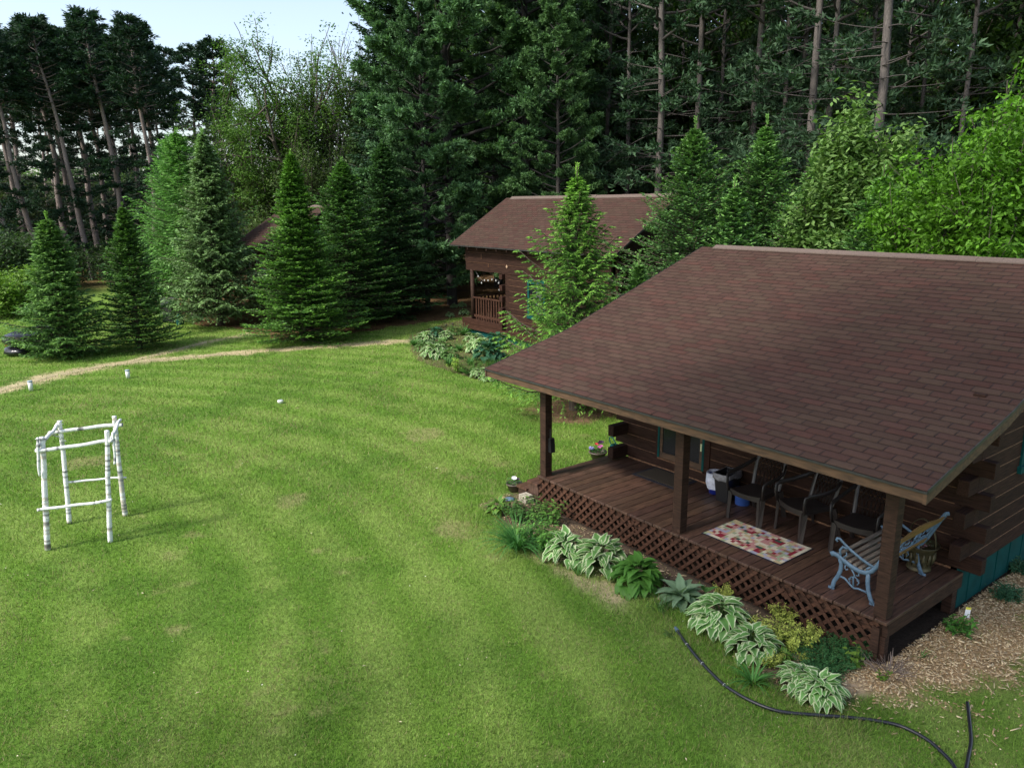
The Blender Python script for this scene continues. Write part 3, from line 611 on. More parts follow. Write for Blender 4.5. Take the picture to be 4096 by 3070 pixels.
def spruce(seed, H, R, nb, sub=13, cl=.085, cw=.034, old=(.030, .075, .022), tip=(.085, .170, .035), droop=(-.18, .75), up=.22, zmin=.12, power=.85, hang=0., dens=1.0, leader=.35, thick=1.0, tipbias=1.0, jag=.30):
    rg = np.random.RandomState(seed); parts = []; wood = []
    bark = np.array([.10, .075, .055])
    wood.append((np.array([[0, 0, -.15], [0, 0, H*.5], [0, 0, H]]), [R*.055+.03, R*.03+.015, .006], bark*.8))
    old = np.array(old); tip = np.array(tip)
    for i in range(nb):
        t = (i+rg.rand()*.6)/nb; rel = 1-(1-t)**1.25 if False else t
        top_ = H-.35*leader; h = zmin+(top_-zmin)*rel**.90
        frac = 1-(h-zmin)/(top_-zmin)
        L = (R*frac**power+.05+.12*leader*frac**.5)*rg.uniform(1-jag, 1.08)
        if h < zmin+.25: L *= .85
        az = i*2.39996+rg.uniform(-.3, .3)
        L *= 1+.20*math.sin(az*2+seed)*math.sin(h*2.1+seed*1.7)+.12*math.sin(az*3-h*4+seed)
        a0 = droop[0]+(droop[1]-droop[0])*(1-frac)**1.3+rg.uniform(-.08, .08)
        J = max(4, int(sub*(.35+.65*L/R))); s = np.linspace(.10, 1, J)
        rr = L*s; zz = h+L*(a0*s+up*s**2.2-hang*.4*s*(1-s))
        out = np.array([math.cos(az), math.sin(az), 0]); lat = np.array([-math.sin(az), math.cos(az), 0])
        wig = np.cumsum(rg.randn(J))*.012*L
        B = out*rr[:, None]+lat*wig[:, None]; B[:, 2] = zz
        st = max(1, J//4); idx = list(range(0, J, st))+[J-1]
        p0 = np.array([[0, 0, h]]); wood.append((np.r_[p0, B[idx]], np.linspace(.012+.008*L, .004, len(idx)+1), bark*.75))
        # sub branches on both sides
        K = max(3, int(6*dens)); ll = (.40*L*(1-s)+min(.09, .45*L)+.05*L)*rg.uniform(.7, 1.15, J)
        for side in (-1, 1):
            ang = side*(.85+.25*rg.rand(J)); dirs = out*np.cos(ang)[:, None]+lat*np.sin(ang)[:, None]
            slope = a0*.5+up*s*1.2+rg.uniform(-.12, .12, J)-hang*rg.uniform(.5, 1.1, J); dirs[:, 2] = slope
            k = (np.arange(K)+rg.rand(J, K))/K
            base = B[:, None, :]+dirs[:, None, :]*(ll[:, None]*k)[..., None]
            base[..., 2] -= hang*.35*ll[:, None]*k**2
            sg = rg.choice([-1, 1], (J, K)); a2 = sg*rg.uniform(.3, 1.0, (J, K))
            ca, sa = np.cos(a2)[..., None], np.sin(a2)[..., None]; perp = np.stack([-dirs[:, 1], dirs[:, 0], np.zeros(J)], -1)[:, None, :]
            d = dirs[:, None, :]*ca+perp*sa; d[..., 2] += rg.uniform(-.25, .35, (J, K))-hang*.9
            Pp = base.reshape(-1, 3); Dd = d.reshape(-1, 3); m = len(Pp)
            tf = (np.clip(.30*s[:, None]+.70*k, 0, 1)**1.6*tipbias).reshape(-1); tf = np.clip(tf*rg.uniform(.5, 1.35, m)+.15*(frac < .12), 0, 1)
            c = (old*(1-tf[:, None])+tip*tf[:, None])*rg.uniform(.7, 1.25, m)[:, None]
            Nv = np.tile([0, 0, 1.], (m, 1))+rg.randn(m, 3)*.45
            parts.append(cards(Pp, Dd, Nv, cl*rg.uniform(.7, 1.3, m)*thick, cw*rg.uniform(.8, 1.2, m)*thick, c))
        m = J*3; kk = rg.rand(m)*(J-1); ii = kk.astype(int); Pp = B[ii]; d = np.tile(out, (m, 1))+lat*rg.uniform(-.8, .8, m)[:, None]; d[:, 2] += rg.uniform(-.1, .5, m)
        tf = np.clip((ii/J)**1.5*rg.uniform(.5, 1.2, m), 0, 1)[:, None]; c = (old*(1-tf)+tip*tf)*rg.uniform(.7, 1.2, m)[:, None]
        parts.append(cards(Pp, d, np.tile([0, 0, 1.], (m, 1))+rg.randn(m, 3)*.5, np.full(m, cl)*thick, np.full(m, cw)*thick, c))
    m = int(30+leader*70); z = H-leader*.8*rg.rand(m)**1.0; Pp = np.c_[np.zeros(m), np.zeros(m), z]; a = rg.rand(m)*6.283; d = np.c_[np.cos(a), np.sin(a), rg.uniform(.6, 1.6, m)]
    parts.append(cards(Pp, d, rg.randn(m, 3), np.full(m, cl*.9), np.full(m, cw*.8), tip*rg.uniform(.7, 1.2, m)[:, None]))
    V, F, C = cat(parts); me = mesh_np('crown', V, F, M_NEEDLE, C)
    V, F, C = tubes_np(wood, 5); tm = mesh_np('trunk', V, F, M_BARK, C, smooth=True)
    return tm, me
def pine(seed, H, crown0, R, nb, tuft=.17, per=7, old=(.018, .052, .026), tip=(.040, .095, .038), dead=14, sparse=10, lean=0., bend=.0, tr=.17, subs=6, plume=False, asc=(.15, .9), sub_t=3, barkc=(.20, .16, .145), low=3.0):
    """red or white pine: bare trunk, dead limbs, tufted crown"""
    rg = np.random.RandomState(seed); wood = []; TP = []; TD = []; TT = []
    bark = np.array(barkc)
    n = 9; zs = np.linspace(-.3, H, n); xs = lean*(zs.clip(0)/H)**1.3+np.cumsum(rg.randn(n))*bend; ys = np.cumsum(rg.randn(n))*bend
    xs -= xs[0]; ys -= ys[0]; spine = np.c_[xs, ys, zs]; rad = tr*(1-(zs.clip(0)/H))**.7+.02
    wood.append((spine, rad, bark))
    def on(z): return np.array([np.interp(z, zs, xs), np.interp(z, zs, ys), z])
    def limb(z, az, L, a0, up, nt, r0, sublen, live=True, colr=None):
        J = 7; s = np.linspace(0, 1, J); o = on(z); out = np.array([math.cos(az), math.sin(az), 0]); lat = np.array([-math.sin(az), math.cos(az), 0])
        B = o+out*(L*s)[:, None]+lat*(np.cumsum(rg.randn(J))*.035*L)[:, None]; B[:, 2] += L*(a0*s+up*s**2)
        wood.append((B, r0*(1-s*.85), bark*.6 if colr is None else colr*.75))
        for q in range(nt):
            t = rg.uniform(.42 if plume else .25, 1)**.7; p = np.array([np.interp(t, s, B[:, i]) for i in range(3)]); sd = rg.choice([-1, 1])
            l = sublen*L*(1.15-t)*rg.uniform(.6, 1.2)+.25; ang = sd*rg.uniform(.5, 1.2); d = out*math.cos(ang)+lat*math.sin(ang); d = d+np.array([0, 0, rg.uniform(-.1, .45)])
            e = p+d*l; wood.append((np.array([p, p+d*l*.5+[0, 0, -.02*l], e]), [r0*.3, r0*.2, r0*.1], bark*.7 if colr is None else colr))
            if live:
                for tt in np.linspace(.25, 1, sub_t+(3 if plume else 0)): TP.append(p+d*l*tt+rg.randn(3)*(.05 if not plume else .08)*[1, 1, .4]); TD.append(d+rg.randn(3)*.3); TT.append(tt)
        if live:
            for tt in np.linspace(.6, 1, 4): TP.append(np.array([np.interp(tt, s, B[:, i]) for i in range(3)])); TD.append(out+np.array([0, 0, .3])); TT.append(tt)
    for i in range(nb):
        t = (i+rg.rand())/nb; z = crown0+(H-crown0)*t**.95; f = (z-crown0)/(H-crown0)
        L = R*(1-f)**.62*(.55+.45*min(1, f*4+.35))*rg.uniform(.6, 1.1)+.25
        limb(z, i*2.4+rg.uniform(-.4, .4), L, asc[0]+(asc[1]-asc[0])*f**1.5+rg.uniform(-.12, .12), .22, subs, .035+.012*L, .34)
    for i in range(sparse):
        z = rg.uniform(low, crown0); limb(z, rg.rand()*6.28, rg.uniform(.4, 1)*R*.9, rg.uniform(-.25, .15), -.05+rg.uniform(-.25, .35), max(1, subs//2), .022, .3)
    for i in range(dead):
        z = rg.uniform(1.5, crown0+1); limb(z, rg.rand()*6.28, rg.uniform(.25, .9)*R, rg.uniform(-.5, .3), rg.uniform(-.35, .1), 2, .022, .3, live=False, colr=bark*.95)
    TP = np.array(TP); TD = nrm(np.array(TD)); TT = np.array(TT); m = len(TP)
    P = np.repeat(TP, per, 0); D = np.repeat(TD, per, 0)+rg.randn(m*per, 3)*(.75 if not plume else .6)+[0, 0, .25]
    P = P+rg.randn(m*per, 3)*tuft*.22
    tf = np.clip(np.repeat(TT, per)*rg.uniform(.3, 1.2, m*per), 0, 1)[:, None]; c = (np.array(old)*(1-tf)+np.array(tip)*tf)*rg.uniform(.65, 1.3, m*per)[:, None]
    V, F, C = cards(P, D, rg.randn(m*per, 3), tuft*rg.uniform(.7, 1.25, m*per), tuft*rg.uniform(.22, .36, m*per), c)
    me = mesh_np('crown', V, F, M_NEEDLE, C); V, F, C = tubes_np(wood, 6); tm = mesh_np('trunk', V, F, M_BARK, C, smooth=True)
    return tm, me
def broadleaf(seed, H, R, levels=4, leaf=.10, per=14, colA=(.055, .120, .020), colB=(.12, .22, .035), trunk_h=.25, tr=.14, lean=(0, 0), spread=.75, droopl=.4, cluster=.28, first=6, barkc=(.085, .07, .055), bare=0., up=.25, branch=3, flat=.6, lowfill=0):
    rg = np.random.RandomState(seed); wood = []; ends = []; bark = np.array(barkc)
    def grow(p, d, L, r, lv):
        k = 4; pts = [p]; dd = d.copy()
        for i in range(k): dd = dd+rg.randn(3)*.13+np.array([0, 0, up*.12]); dd /= np.linalg.norm(dd); pts.append(pts[-1]+dd*L/k)
        pts = np.array(pts); wood.append((pts, np.linspace(r, r*.55, k+1), bark*rg.uniform(.85, 1.1)))
        if lv <= 1:
            for q in pts[1:]: ends.append(q)
            return
        if lv == 2:
            for q in pts[2:]: ends.append(q)
        for j in range(branch+(1 if rg.rand() < .4 else 0)):
            t = rg.uniform(.35, 1); b = pts[int(t*k)]; nd = dd+rg.randn(3)*spread; nd[2] += up*.5; nd /= np.linalg.norm(nd); grow(b, nd, L*rg.uniform(.58, .82), r*.55, lv-1)
    th = H*trunk_h; top = np.array([lean[0], lean[1], th]); wood.append((np.array([[0, 0, -.2], top*.5+[.02, .03, 0], top]), [tr*1.2, tr, tr*.85], bark))
    for i in range(first):
        a = i*2.4+rg.rand(); el = rg.uniform(.5, 1.4) if i else 1.5; d = np.array([math.cos(a)*math.cos(el), math.sin(a)*math.cos(el), math.sin(el)]); d[:2] += np.array(lean)*.12
        grow(top*rg.uniform(.7, 1), nrm(d), H*.36*rg.uniform(.8, 1.1), tr*.6, levels)
    E_ = np.array(ends)
    # fit to the wanted height and spread
    sx = R/np.percentile(np.hypot(E_[:, 0]-top[0], E_[:, 1]-top[1]), 96); sz = (H-th)/max(1e-3, (E_[:, 2].max()-th))
    def fit(A): B = A.copy(); B[:, :2] = np.where(A[:, 2:3] > th*.9, top[:2]+(A[:, :2]-top[:2])*sx, A[:, :2]); B[:, 2] = np.where(A[:, 2] > th, th+(A[:, 2]-th)*sz, A[:, 2]); return B
    wood = [(fit(p), r, c) for p, r, c in wood]; E_ = fit(E_)
    if lowfill:
        a = rg.rand(lowfill)*6.28; rr = R*rg.uniform(.5, .95, lowfill); E_ = np.r_[E_, np.c_[rr*np.cos(a), rr*np.sin(a), rg.uniform(.04, .5, lowfill)*H]]
    if bare > 0: E_ = E_[rg.rand(len(E_)) > bare]
    m = len(E_); cg = rg.uniform(.75, 1.2, m); P = np.repeat(E_, per, 0)+rg.randn(m*per, 3)*cluster*[1, 1, flat]; q = len(P)
    a = rg.rand(q)*6.283; D = np.c_[np.cos(a), np.sin(a), -droopl+rg.randn(q)*.45]; Nv = np.c_[rg.randn(q)*.5, rg.randn(q)*.5, np.ones(q)]
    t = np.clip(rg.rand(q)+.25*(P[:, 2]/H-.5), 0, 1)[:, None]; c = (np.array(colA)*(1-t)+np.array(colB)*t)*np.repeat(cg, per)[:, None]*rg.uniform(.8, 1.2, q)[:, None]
    V, F, C = cards(P, D, Nv, leaf*rg.uniform(.7, 1.3, q), leaf*rg.uniform(.38, .55, q), c)
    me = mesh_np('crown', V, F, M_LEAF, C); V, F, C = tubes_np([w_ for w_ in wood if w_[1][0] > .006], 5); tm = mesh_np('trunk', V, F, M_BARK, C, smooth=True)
    return tm, me
def plant_tree(name, meshes, x, y, label, cat_='tree', group=None, rz=0., s=(1, 1, 1), z=0.):
    r = thing(name, label, cat_, (x, y, z), rz, group); r.scale = s
    link('trunk', meshes[0], r); link('crown', meshes[1], r); return r
# ------------------------------------------------------------------ foreground and middle spruces
def spr(px, py, d, **k):  # height of a tree whose tip shows at (px,py)
    return topz(px, py, d)
x, y = G(268, 1425); H = topz(265, 850, 0, (x, y))
plant_tree('spruce_tree', spruce(11, H, 1.55, 240, sub=16, cl=.12, cw=.045, old=(.028, .072, .020), tip=(.10, .19, .038), droop=(-.12, .35), hang=.2, up=.13, power=.95, leader=.7), x, y, 'mid green drooping spruce beside the black plastic pile at the left edge', 'spruce')
x, y = G(560, 1395); H = topz(492, 812, 0, (x, y))
plant_tree('spruce_tree', spruce(12, H, 1.5, 260, sub=16, cl=.10, cw=.042, old=(.022, .062, .018), tip=(.085, .175, .030), droop=(-.05, .35), up=.15, power=1.08, leader=.6), x, y, 'narrow dark green spruce with pale tips, second from the left above the path', 'spruce')
x, y = G(885, 1300); H = topz(878, 520, 0, (x, y)); x3, y3 = x, y
plant_tree('spruce_tree', spruce(13, H, 2.6, 270, sub=20, cl=.15, cw=.058, old=(.045, .072, .028), tip=(.135, .235, .078), droop=(-.10, .35), hang=.30, up=.12, power=1.0, leader=.5, zmin=.5, jag=.4), x, y, 'large blue-green spruce with long drooping layered boughs', 'spruce')
x, y = G(1218, 1364); H = topz(1212, 600, 0, (x, y))
plant_tree('spruce_tree', spruce(14, H, 2.25, 470, sub=20, cl=.105, cw=.048, old=(.020, .060, .014), tip=(.105, .225, .030), droop=(-.04, .3), up=.10, power=1.12, leader=.6, jag=.34), x, y, 'broad bright-tipped spruce, the nearest and fullest beside the worn path', 'spruce')
x, y = G(1405, 1300); H = topz(1385, 632, 0, (x, y))
plant_tree('spruce_tree', spruce(15, H, 2.8, 350, sub=18, cl=.12, cw=.05, old=(.016, .045, .014), tip=(.075, .165, .030), droop=(-.04, .3), up=.10, power=.90, leader=.6), x, y, 'dark spruce standing right behind the broad bright-tipped spruce', 'spruce')
x, y = G(1560, 1262); H = topz(1532, 560, 0, (x, y))
plant_tree('spruce_tree', spruce(16, H, 2.6, 320, sub=18, cl=.13, cw=.052, old=(.013, .035, .014), tip=(.050, .115, .030), droop=(-.04, .3), up=.08, power=.9, leader=.6), x, y, 'darkest tall spruce at the edge of the brown needle floor', 'spruce')
x, y = G(655, 1245); H = topz(645, 960, 0, (x, y))
plant_tree('spruce_tree', spruce(17, H, 1.25, 120, sub=13, cl=.14, cw=.055, old=(.014, .036, .016), tip=(.035, .085, .030), power=.7), x, y, 'short dark spruce in the gap behind the gas grill', 'spruce')
x, y = at(745, 37.5); H = topz(790, 518, 37.5)
plant_tree('larch_tree', spruce(18, H, 3.6, 260, sub=20, cl=.17, cw=.035, old=(.050, .130, .030), tip=(.12, .250, .050), droop=(.0, .4), hang=.25, up=.2, power=.9, leader=.6, zmin=1.0, jag=.45), x, y, 'feathery light green larch behind the blue-green spruce', 'larch')
x, y = at(705, 39.5); H = topz(702, 540, 39.5)
plant_tree('larch_tree', spruce(19, H, 2.0, 150, sub=16, cl=.18, cw=.035, old=(.045, .120, .030), tip=(.10, .220, .055), droop=(.1, .8), hang=.15, up=.3, power=.8, leader=.9, zmin=1.0, jag=.45), x, y, 'slim pale larch tip on the left of the feathery larch', 'larch')
# young open spruce before the second cabin
x, y = G(2300, 1638); H = topz(2306, 655, 0, (x, y))
plant_tree('young_spruce', spruce(21, H, 2.25, 150, sub=16, cl=.095, cw=.026, old=(.030, .080, .018), tip=(.16, .32, .045), droop=(-.12, .50), hang=.40, up=.30, power=1.08, leader=.9, zmin=.5, dens=3.0, jag=.36), x, y, 'young bright green spruce growing in a mulch ring before the second cabin', 'spruce')
# firs behind the near cabin
for i, (px, py, d, R, lab, sd) in enumerate(((2765, 465, 21.5, 3.6, 'tall dense fir overlapping the right end of the second cabin roof', 22), (3042, 460, 22.5, 3.1, 'pointed fir right of the tallest fir behind the near roof', 23), (3283, 515, 21.0, 3.0, 'fir third from the left behind the near roof ridge', 24), (3515, 650, 19.0, 2.3, 'small bluish fir half hidden by the bright maples', 25), (2560, 1005, 17.5, .7, 'low bushy young pine beside the slope of the near roof', 26), (2930, 700, 20.0, 1.9, 'short fir filling the gap between the two tallest firs', 27))):
    x, y = at(px, d); H = topz(px, py, d)
    plant_tree('fir_tree', spruce(sd, H, R, 330 if i < 4 else 150, sub=20, cl=.095, cw=.042, old=(.020, .060, .022), tip=(.115, .225, .055), droop=(-.05, .35), up=.15, power=1.05, leader=1.0, jag=.42), x, y, lab, 'fir')
# ------------------------------------------------------------------ red pine stand at the left
RP = [pine(31, 22, 14, 2.3, 44, tuft=.34, per=10, subs=5, lean=-.6, bend=.14, tr=.21, sparse=34, dead=26, low=1.5, old=(.008, .022, .012), tip=(.018, .042, .020)), pine(32, 22, 14.8, 2.1, 40, tuft=.34, per=10, subs=5, lean=.4, bend=.16, tr=.19, sparse=30, dead=26, low=1.5, old=(.008, .022, .012), tip=(.018, .042, .020)), pine(33, 22, 13.2, 2.5, 46, tuft=.34, per=10, subs=5, lean=-.9, bend=.14, tr=.22, sparse=36, dead=24, low=1.5, old=(.008, .022, .012), tip=(.018, .042, .020))]
ordn = ['first', 'second', 'third', 'fourth', 'fifth', 'sixth', 'seventh', 'eighth', 'ninth', 'tenth', 'eleventh', 'twelfth', 'thirteenth', 'fourteenth', 'fifteenth', 'sixteenth', 'seventeenth', 'eighteenth', 'nineteenth', 'twentieth', 'twenty-first', 'twenty-second', 'twenty-third', 'twenty-fourth']
LP = [(-35, 60, 62, 60), (60, 75, 66, 95), (140, 60, 61, 40), (258, 62, 70, 55), (345, 60, 62, 62), (430, 66, 66, 75), (498, 60, 60, 45), (560, 72, 72, 105), (620, 58, 64, 70), (700, 62, 66, 85), (860, 64, 66, 150), (10, 70, 66, 75), (95, 68, 60, 70), (300, 70, 60, 80), (385, 63, 60, 85), (525, 69, 60, 90), (795, 74, 60, 170)]
LP.sort()
for i, (px, d, _, py) in enumerate(LP):
    x, y = at(px, d); H = topz(px, py+38, d); s = H/22
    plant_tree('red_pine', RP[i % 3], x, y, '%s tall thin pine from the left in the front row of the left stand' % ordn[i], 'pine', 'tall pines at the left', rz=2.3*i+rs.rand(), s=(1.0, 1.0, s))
LP2 = [(-90, 82, 60), (15, 84, 110), (200, 86, 90), (300, 80, 110), (390, 84, 120), (480, 88, 130), (590, 82, 140), (660, 86, 150), (760, 84, 175), (930, 80, 330), (80, 100, 130), (240, 104, 140), (420, 102, 150), (560, 104, 160)]
for i, (px, d, py) in enumerate(LP2):
    x, y = at(px, d); H = topz(px, py+32, d); s = H/22
    plant_tree('red_pine', RP[(i+1) % 3], x, y, '%s from the left of the farther pines showing between the front trunks' % ordn[i], 'pine', 'tall pines at the left', rz=1.7*i, s=(.85, .85, s))
# ------------------------------------------------------------------ pine forest behind the cabins
FP = [pine(41, 23, 12.0, 3.6, 46, tuft=.24, per=12, subs=5, sub_t=4, lean=.3, bend=.05, tr=.165, sparse=44, dead=14, old=(.013, .034, .016), tip=(.036, .070, .032), low=4.0, barkc=(.105, .092, .085)), pine(42, 23, 11.0, 3.4, 46, tuft=.24, per=12, subs=5, sub_t=4, lean=-.3, bend=.05, tr=.15, sparse=46, dead=12, old=(.013, .034, .016), tip=(.036, .070, .032), low=4.5, barkc=(.10, .086, .078))]
FT = [(2420, 41, .9), (2509, 38, .75), (2632, 35, 1.15), (2775, 37, 1.1), (2860, 44, .8), (2986, 36, 1.05), (3108, 37, .8), (3160, 42, .9), (3217, 33, 1.15), (3279, 35, .85), (3438, 40, .7), (3480, 31, 1.25), (3640, 44, .8), (3800, 38, .8), (3960, 42, .8), (2330, 46, .8), (3050, 52, .8), (2700, 54, .8), (3350, 54, .8), (3560, 52, .8)]
FT.sort()
for i, (px, d, k) in enumerate(FT):
    x, y = at(px, d)
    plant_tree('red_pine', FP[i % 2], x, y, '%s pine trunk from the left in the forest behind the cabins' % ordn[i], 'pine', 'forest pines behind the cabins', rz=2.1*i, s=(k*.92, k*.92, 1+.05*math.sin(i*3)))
WPm = [pine(51, 27, 1.6, 5.4, 120, tuft=.21, per=16, subs=22, sub_t=5, plume=True, bend=.04, tr=.24, sparse=4, dead=4, old=(.010, .030, .014), tip=(.078, .155, .060), asc=(.02, .9), barkc=(.035, .030, .026), low=1.5), pine(52, 27, 2.2, 4.9, 110, tuft=.21, per=16, subs=22, sub_t=5, plume=True, bend=.04, tr=.22, sparse=4, dead=4, old=(.010, .030, .014), tip=(.080, .155, .052), asc=(.02, .9), barkc=(.035, .030, .026), low=1.5)]
for i, (px, d, s, lab) in enumerate(((1800, 37.5, 1.0, 'huge soft-needled white pine left of the second cabin roof'), (2110, 38.5, .95, 'big white pine rising directly behind the second cabin roof'), (1990, 45, 1.05, 'darker white pine standing behind and between the two biggest ones'), (2330, 47, .9, 'white pine deep behind the right half of the second cabin roof'), (1700, 36.0, .50, 'smaller white pine at the left front of the white pine group'), (2230, 34.5, .52, 'medium white pine close behind the second cabin ridge'))):
    x, y = at(px, d); plant_tree('white_pine', WPm[i % 2], x, y, lab, 'pine', rz=1.9*i+.4, s=(s, s, s))
# tall dark spruce left of the white pines
x, y = at(1585, 43); plant_tree('dark_spruce', spruce(55, 20, 2.6, 330, sub=18, cl=.22, cw=.085, old=(.010, .026, .014), tip=(.028, .065, .028), hang=.3, up=.05, power=.6, leader=1.0), x, y, 'very tall dark spruce at the left flank of the white pines', 'spruce')
x, y = at(1480, 50); plant_tree('dark_spruce', spruce(56, topz(1480, 330, 50), 2.4, 230, sub=16, cl=.24, cw=.09, old=(.018, .040, .018), tip=(.055, .100, .030), hang=.3, up=.05, power=.7, leader=1.0), x, y, 'olive spruce under the bare-branched trees', 'spruce')
# ------------------------------------------------------------------ deciduous trees against the sky
def dec(px, py, d, sd, label, R, **k):
    x, y = at(px, d); H = topz(px, py, d); plant_tree('broadleaf_tree', broadleaf(sd, H, R, **k), x, y, label, 'tree')
dec(1195, 90, 56, 61, 'leaning open-crowned oak against the sky left of the bare trees', 5.2, leaf=.20, per=46, cluster=.38, bare=.2, flat=.45, tr=.32, trunk_h=.28, lean=(.4, -.3), spread=.9, colA=(.060, .135, .026), colB=(.13, .25, .048), first=6, up=.25)
dec(1330, 150, 58, 62, 'thin half-leafed tree between the oak and the bare-topped tree', 4.6, leaf=.19, per=34, cluster=.32, flat=.45, tr=.22, trunk_h=.3, spread=.8, bare=.62, colA=(.07, .13, .03), colB=(.14, .22, .05), first=6, up=.3)
dec(1440, 60, 57, 63, 'nearly bare tree with fine grey twigs reaching the sky', 4.6, leaf=.18, per=7, cluster=.30, tr=.20, trunk_h=.3, spread=.7, bare=.65, colA=(.07, .13, .03), colB=(.14, .22, .05), first=8, up=.4, branch=4, barkc=(.11, .10, .10))
dec(1010, 420, 56, 64, 'low pale green tree in front of the oak trunk', 3.6, leaf=.20, per=12, cluster=.32, tr=.14, trunk_h=.12, colA=(.06, .115, .025), colB=(.14, .21, .055), first=7, bare=.2, lowfill=60)
dec(1230, 520, 52, 65, 'brushy green tree under the leaning oak', 3.4, leaf=.20, per=12, cluster=.32, tr=.12, trunk_h=.1, colA=(.045, .09, .025), colB=(.11, .17, .05), first=7, lowfill=80)
dec(1390, 560, 51, 66, 'brushy olive tree left of the olive spruce', 2.8, leaf=.20, per=11, cluster=.32, tr=.12, trunk_h=.1, colA=(.040, .08, .028), colB=(.09, .14, .05), first=7, lowfill=80)
dec(940, 560, 62, 67, 'hazy brush tree right of the left pine stand', 4.0, leaf=.24, per=11, cluster=.4, tr=.12, trunk_h=.1, colA=(.045, .08, .03), colB=(.10, .15, .05), first=7, lowfill=80)
# ------------------------------------------------------------------ bright maples at the right
def maple(px, py, d, sd, label, R, **k):
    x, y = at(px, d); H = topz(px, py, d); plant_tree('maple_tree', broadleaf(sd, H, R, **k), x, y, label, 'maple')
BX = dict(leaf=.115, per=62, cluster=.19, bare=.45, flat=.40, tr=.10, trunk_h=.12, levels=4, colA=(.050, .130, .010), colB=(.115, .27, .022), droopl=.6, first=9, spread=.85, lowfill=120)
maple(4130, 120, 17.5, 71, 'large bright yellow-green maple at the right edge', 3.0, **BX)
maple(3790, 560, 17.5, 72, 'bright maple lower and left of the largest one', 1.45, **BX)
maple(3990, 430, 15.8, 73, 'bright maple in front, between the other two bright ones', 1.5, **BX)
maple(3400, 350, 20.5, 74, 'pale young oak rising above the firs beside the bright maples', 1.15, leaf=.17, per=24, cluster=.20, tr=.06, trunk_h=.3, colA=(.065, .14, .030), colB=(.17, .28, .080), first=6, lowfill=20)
# ------------------------------------------------------------------ deep forest behind
BT = [broadleaf(81, 19, 4.6, leaf=.34, per=13, cluster=.55, tr=.24, trunk_h=.10, levels=4, colA=(.020, .050, .012), colB=(.062, .130, .024), first=9, lowfill=160), broadleaf(82, 17, 4.4, leaf=.34, per=12, cluster=.55, tr=.22, trunk_h=.10, levels=4, colA=(.022, .052, .012), colB=(.060, .125, .022), first=9, lowfill=160)]
BL = [(1720, 58), (1900, 56), (2060, 60), (2220, 56), (2370, 60), (2520, 57), (2680, 62), (2830, 58), (2990, 61), (3150, 57), (3310, 62), (3470, 57), (3630, 60), (3790, 56), (3950, 60), (4110, 55), (4280, 58), (3880, 48), (4080, 46), (4300, 40), (2140, 52), (2600, 48), (2920, 50), (3240, 49)]
for i, (px, d) in enumerate(BL):
    x, y = at(px, d); h = 1.25+.12*math.sin(i*2.1)
    plant_tree('forest_tree', BT[i % 2], x, y, '%s dark leafy tree from the left at the back of the forest' % ordn[i], 'tree', 'dark leafy trees behind the pines', rz=i*1.3, s=(1, 1, h))
# brush under the left stand
BU = broadleaf(85, 3.6, 2.6, leaf=.20, per=13, cluster=.3, tr=.05, trunk_h=.05, colA=(.025, .055, .018), colB=(.065, .12, .035), first=8, levels=3, lowfill=120)
for i, (px, d, s) in enumerate(((-60, 50, 1.1), (70, 52, 1.0), (190, 56, .9), (420, 60, .75), (520, 66, .85), (620, 52, .95), (330, 72, .9), (60, 76, 1.1), (220, 78, 1.2), (470, 80, 1.2), (700, 78, 1.3), (820, 60, 1.0), (-140, 70, 1.2), (130, 64, .9), (1650, 42, .8), (1760, 47, .8))):
    x, y = at(px, d); plant_tree('dark_bush', (BU[0], BU[1]), x, y, '%s dark bush in the shade under the tall trees' % ordn[i], 'bush', 'dark bushes under the trees', rz=i*1.1, s=(s, s, s))
x, y = G(60, 1262); plant_tree('bright_bush', broadleaf(86, 2.2, 1.55, leaf=.16, per=22, cluster=.26, tr=.04, trunk_h=.05, colA=(.065, .15, .018), colB=(.19, .32, .05), first=9, levels=3, lowfill=120), x, y, 'round bright green bush on the lawn at the left edge', 'bush')
BR = broadleaf(88, 8, 3.4, leaf=.30, per=12, cluster=.42, tr=.10, trunk_h=.08, colA=(.028, .050, .020), colB=(.075, .115, .040), first=8, levels=3, lowfill=130)
for i, (px, d, s) in enumerate(((-120, 72, 1.), (30, 78, 1.05), (170, 72, .9), (300, 80, 1.0), (420, 74, .85), (560, 80, 1.0), (680, 72, 1.0), (800, 76, 1.1), (900, 70, 1.1), (100, 92, 1.2), (360, 94, 1.15), (520, 92, 1.2))):
    x, y = at(px, d); plant_tree('understory_tree', BR, x, y, '%s olive understory tree from the left inside the left pine stand' % ordn[i], 'tree', 'understory of the left stand', rz=i*1.9, s=(s, s, s))
# far tree line beyond the pine stand
FL = broadleaf(87, 15, 9, leaf=.9, per=12, cluster=1.1, tr=.3, trunk_h=.05, colA=(.045, .10, .022), colB=(.10, .19, .045), first=9, levels=3, lowfill=200)
for i, px in enumerate((-250, -60, 90, 260, 420, 590, 760, 930, 1100)):
    x, y = at(px, 190+8*math.sin(i*2)); plant_tree('far_tree', FL, x, y, '%s round tree from the left in the far tree line seen between pine trunks' % ordn[i], 'tree', 'far tree line', rz=i*2.2, s=(1.1, 1.1, .95+.15*math.sin(i*1.7)))

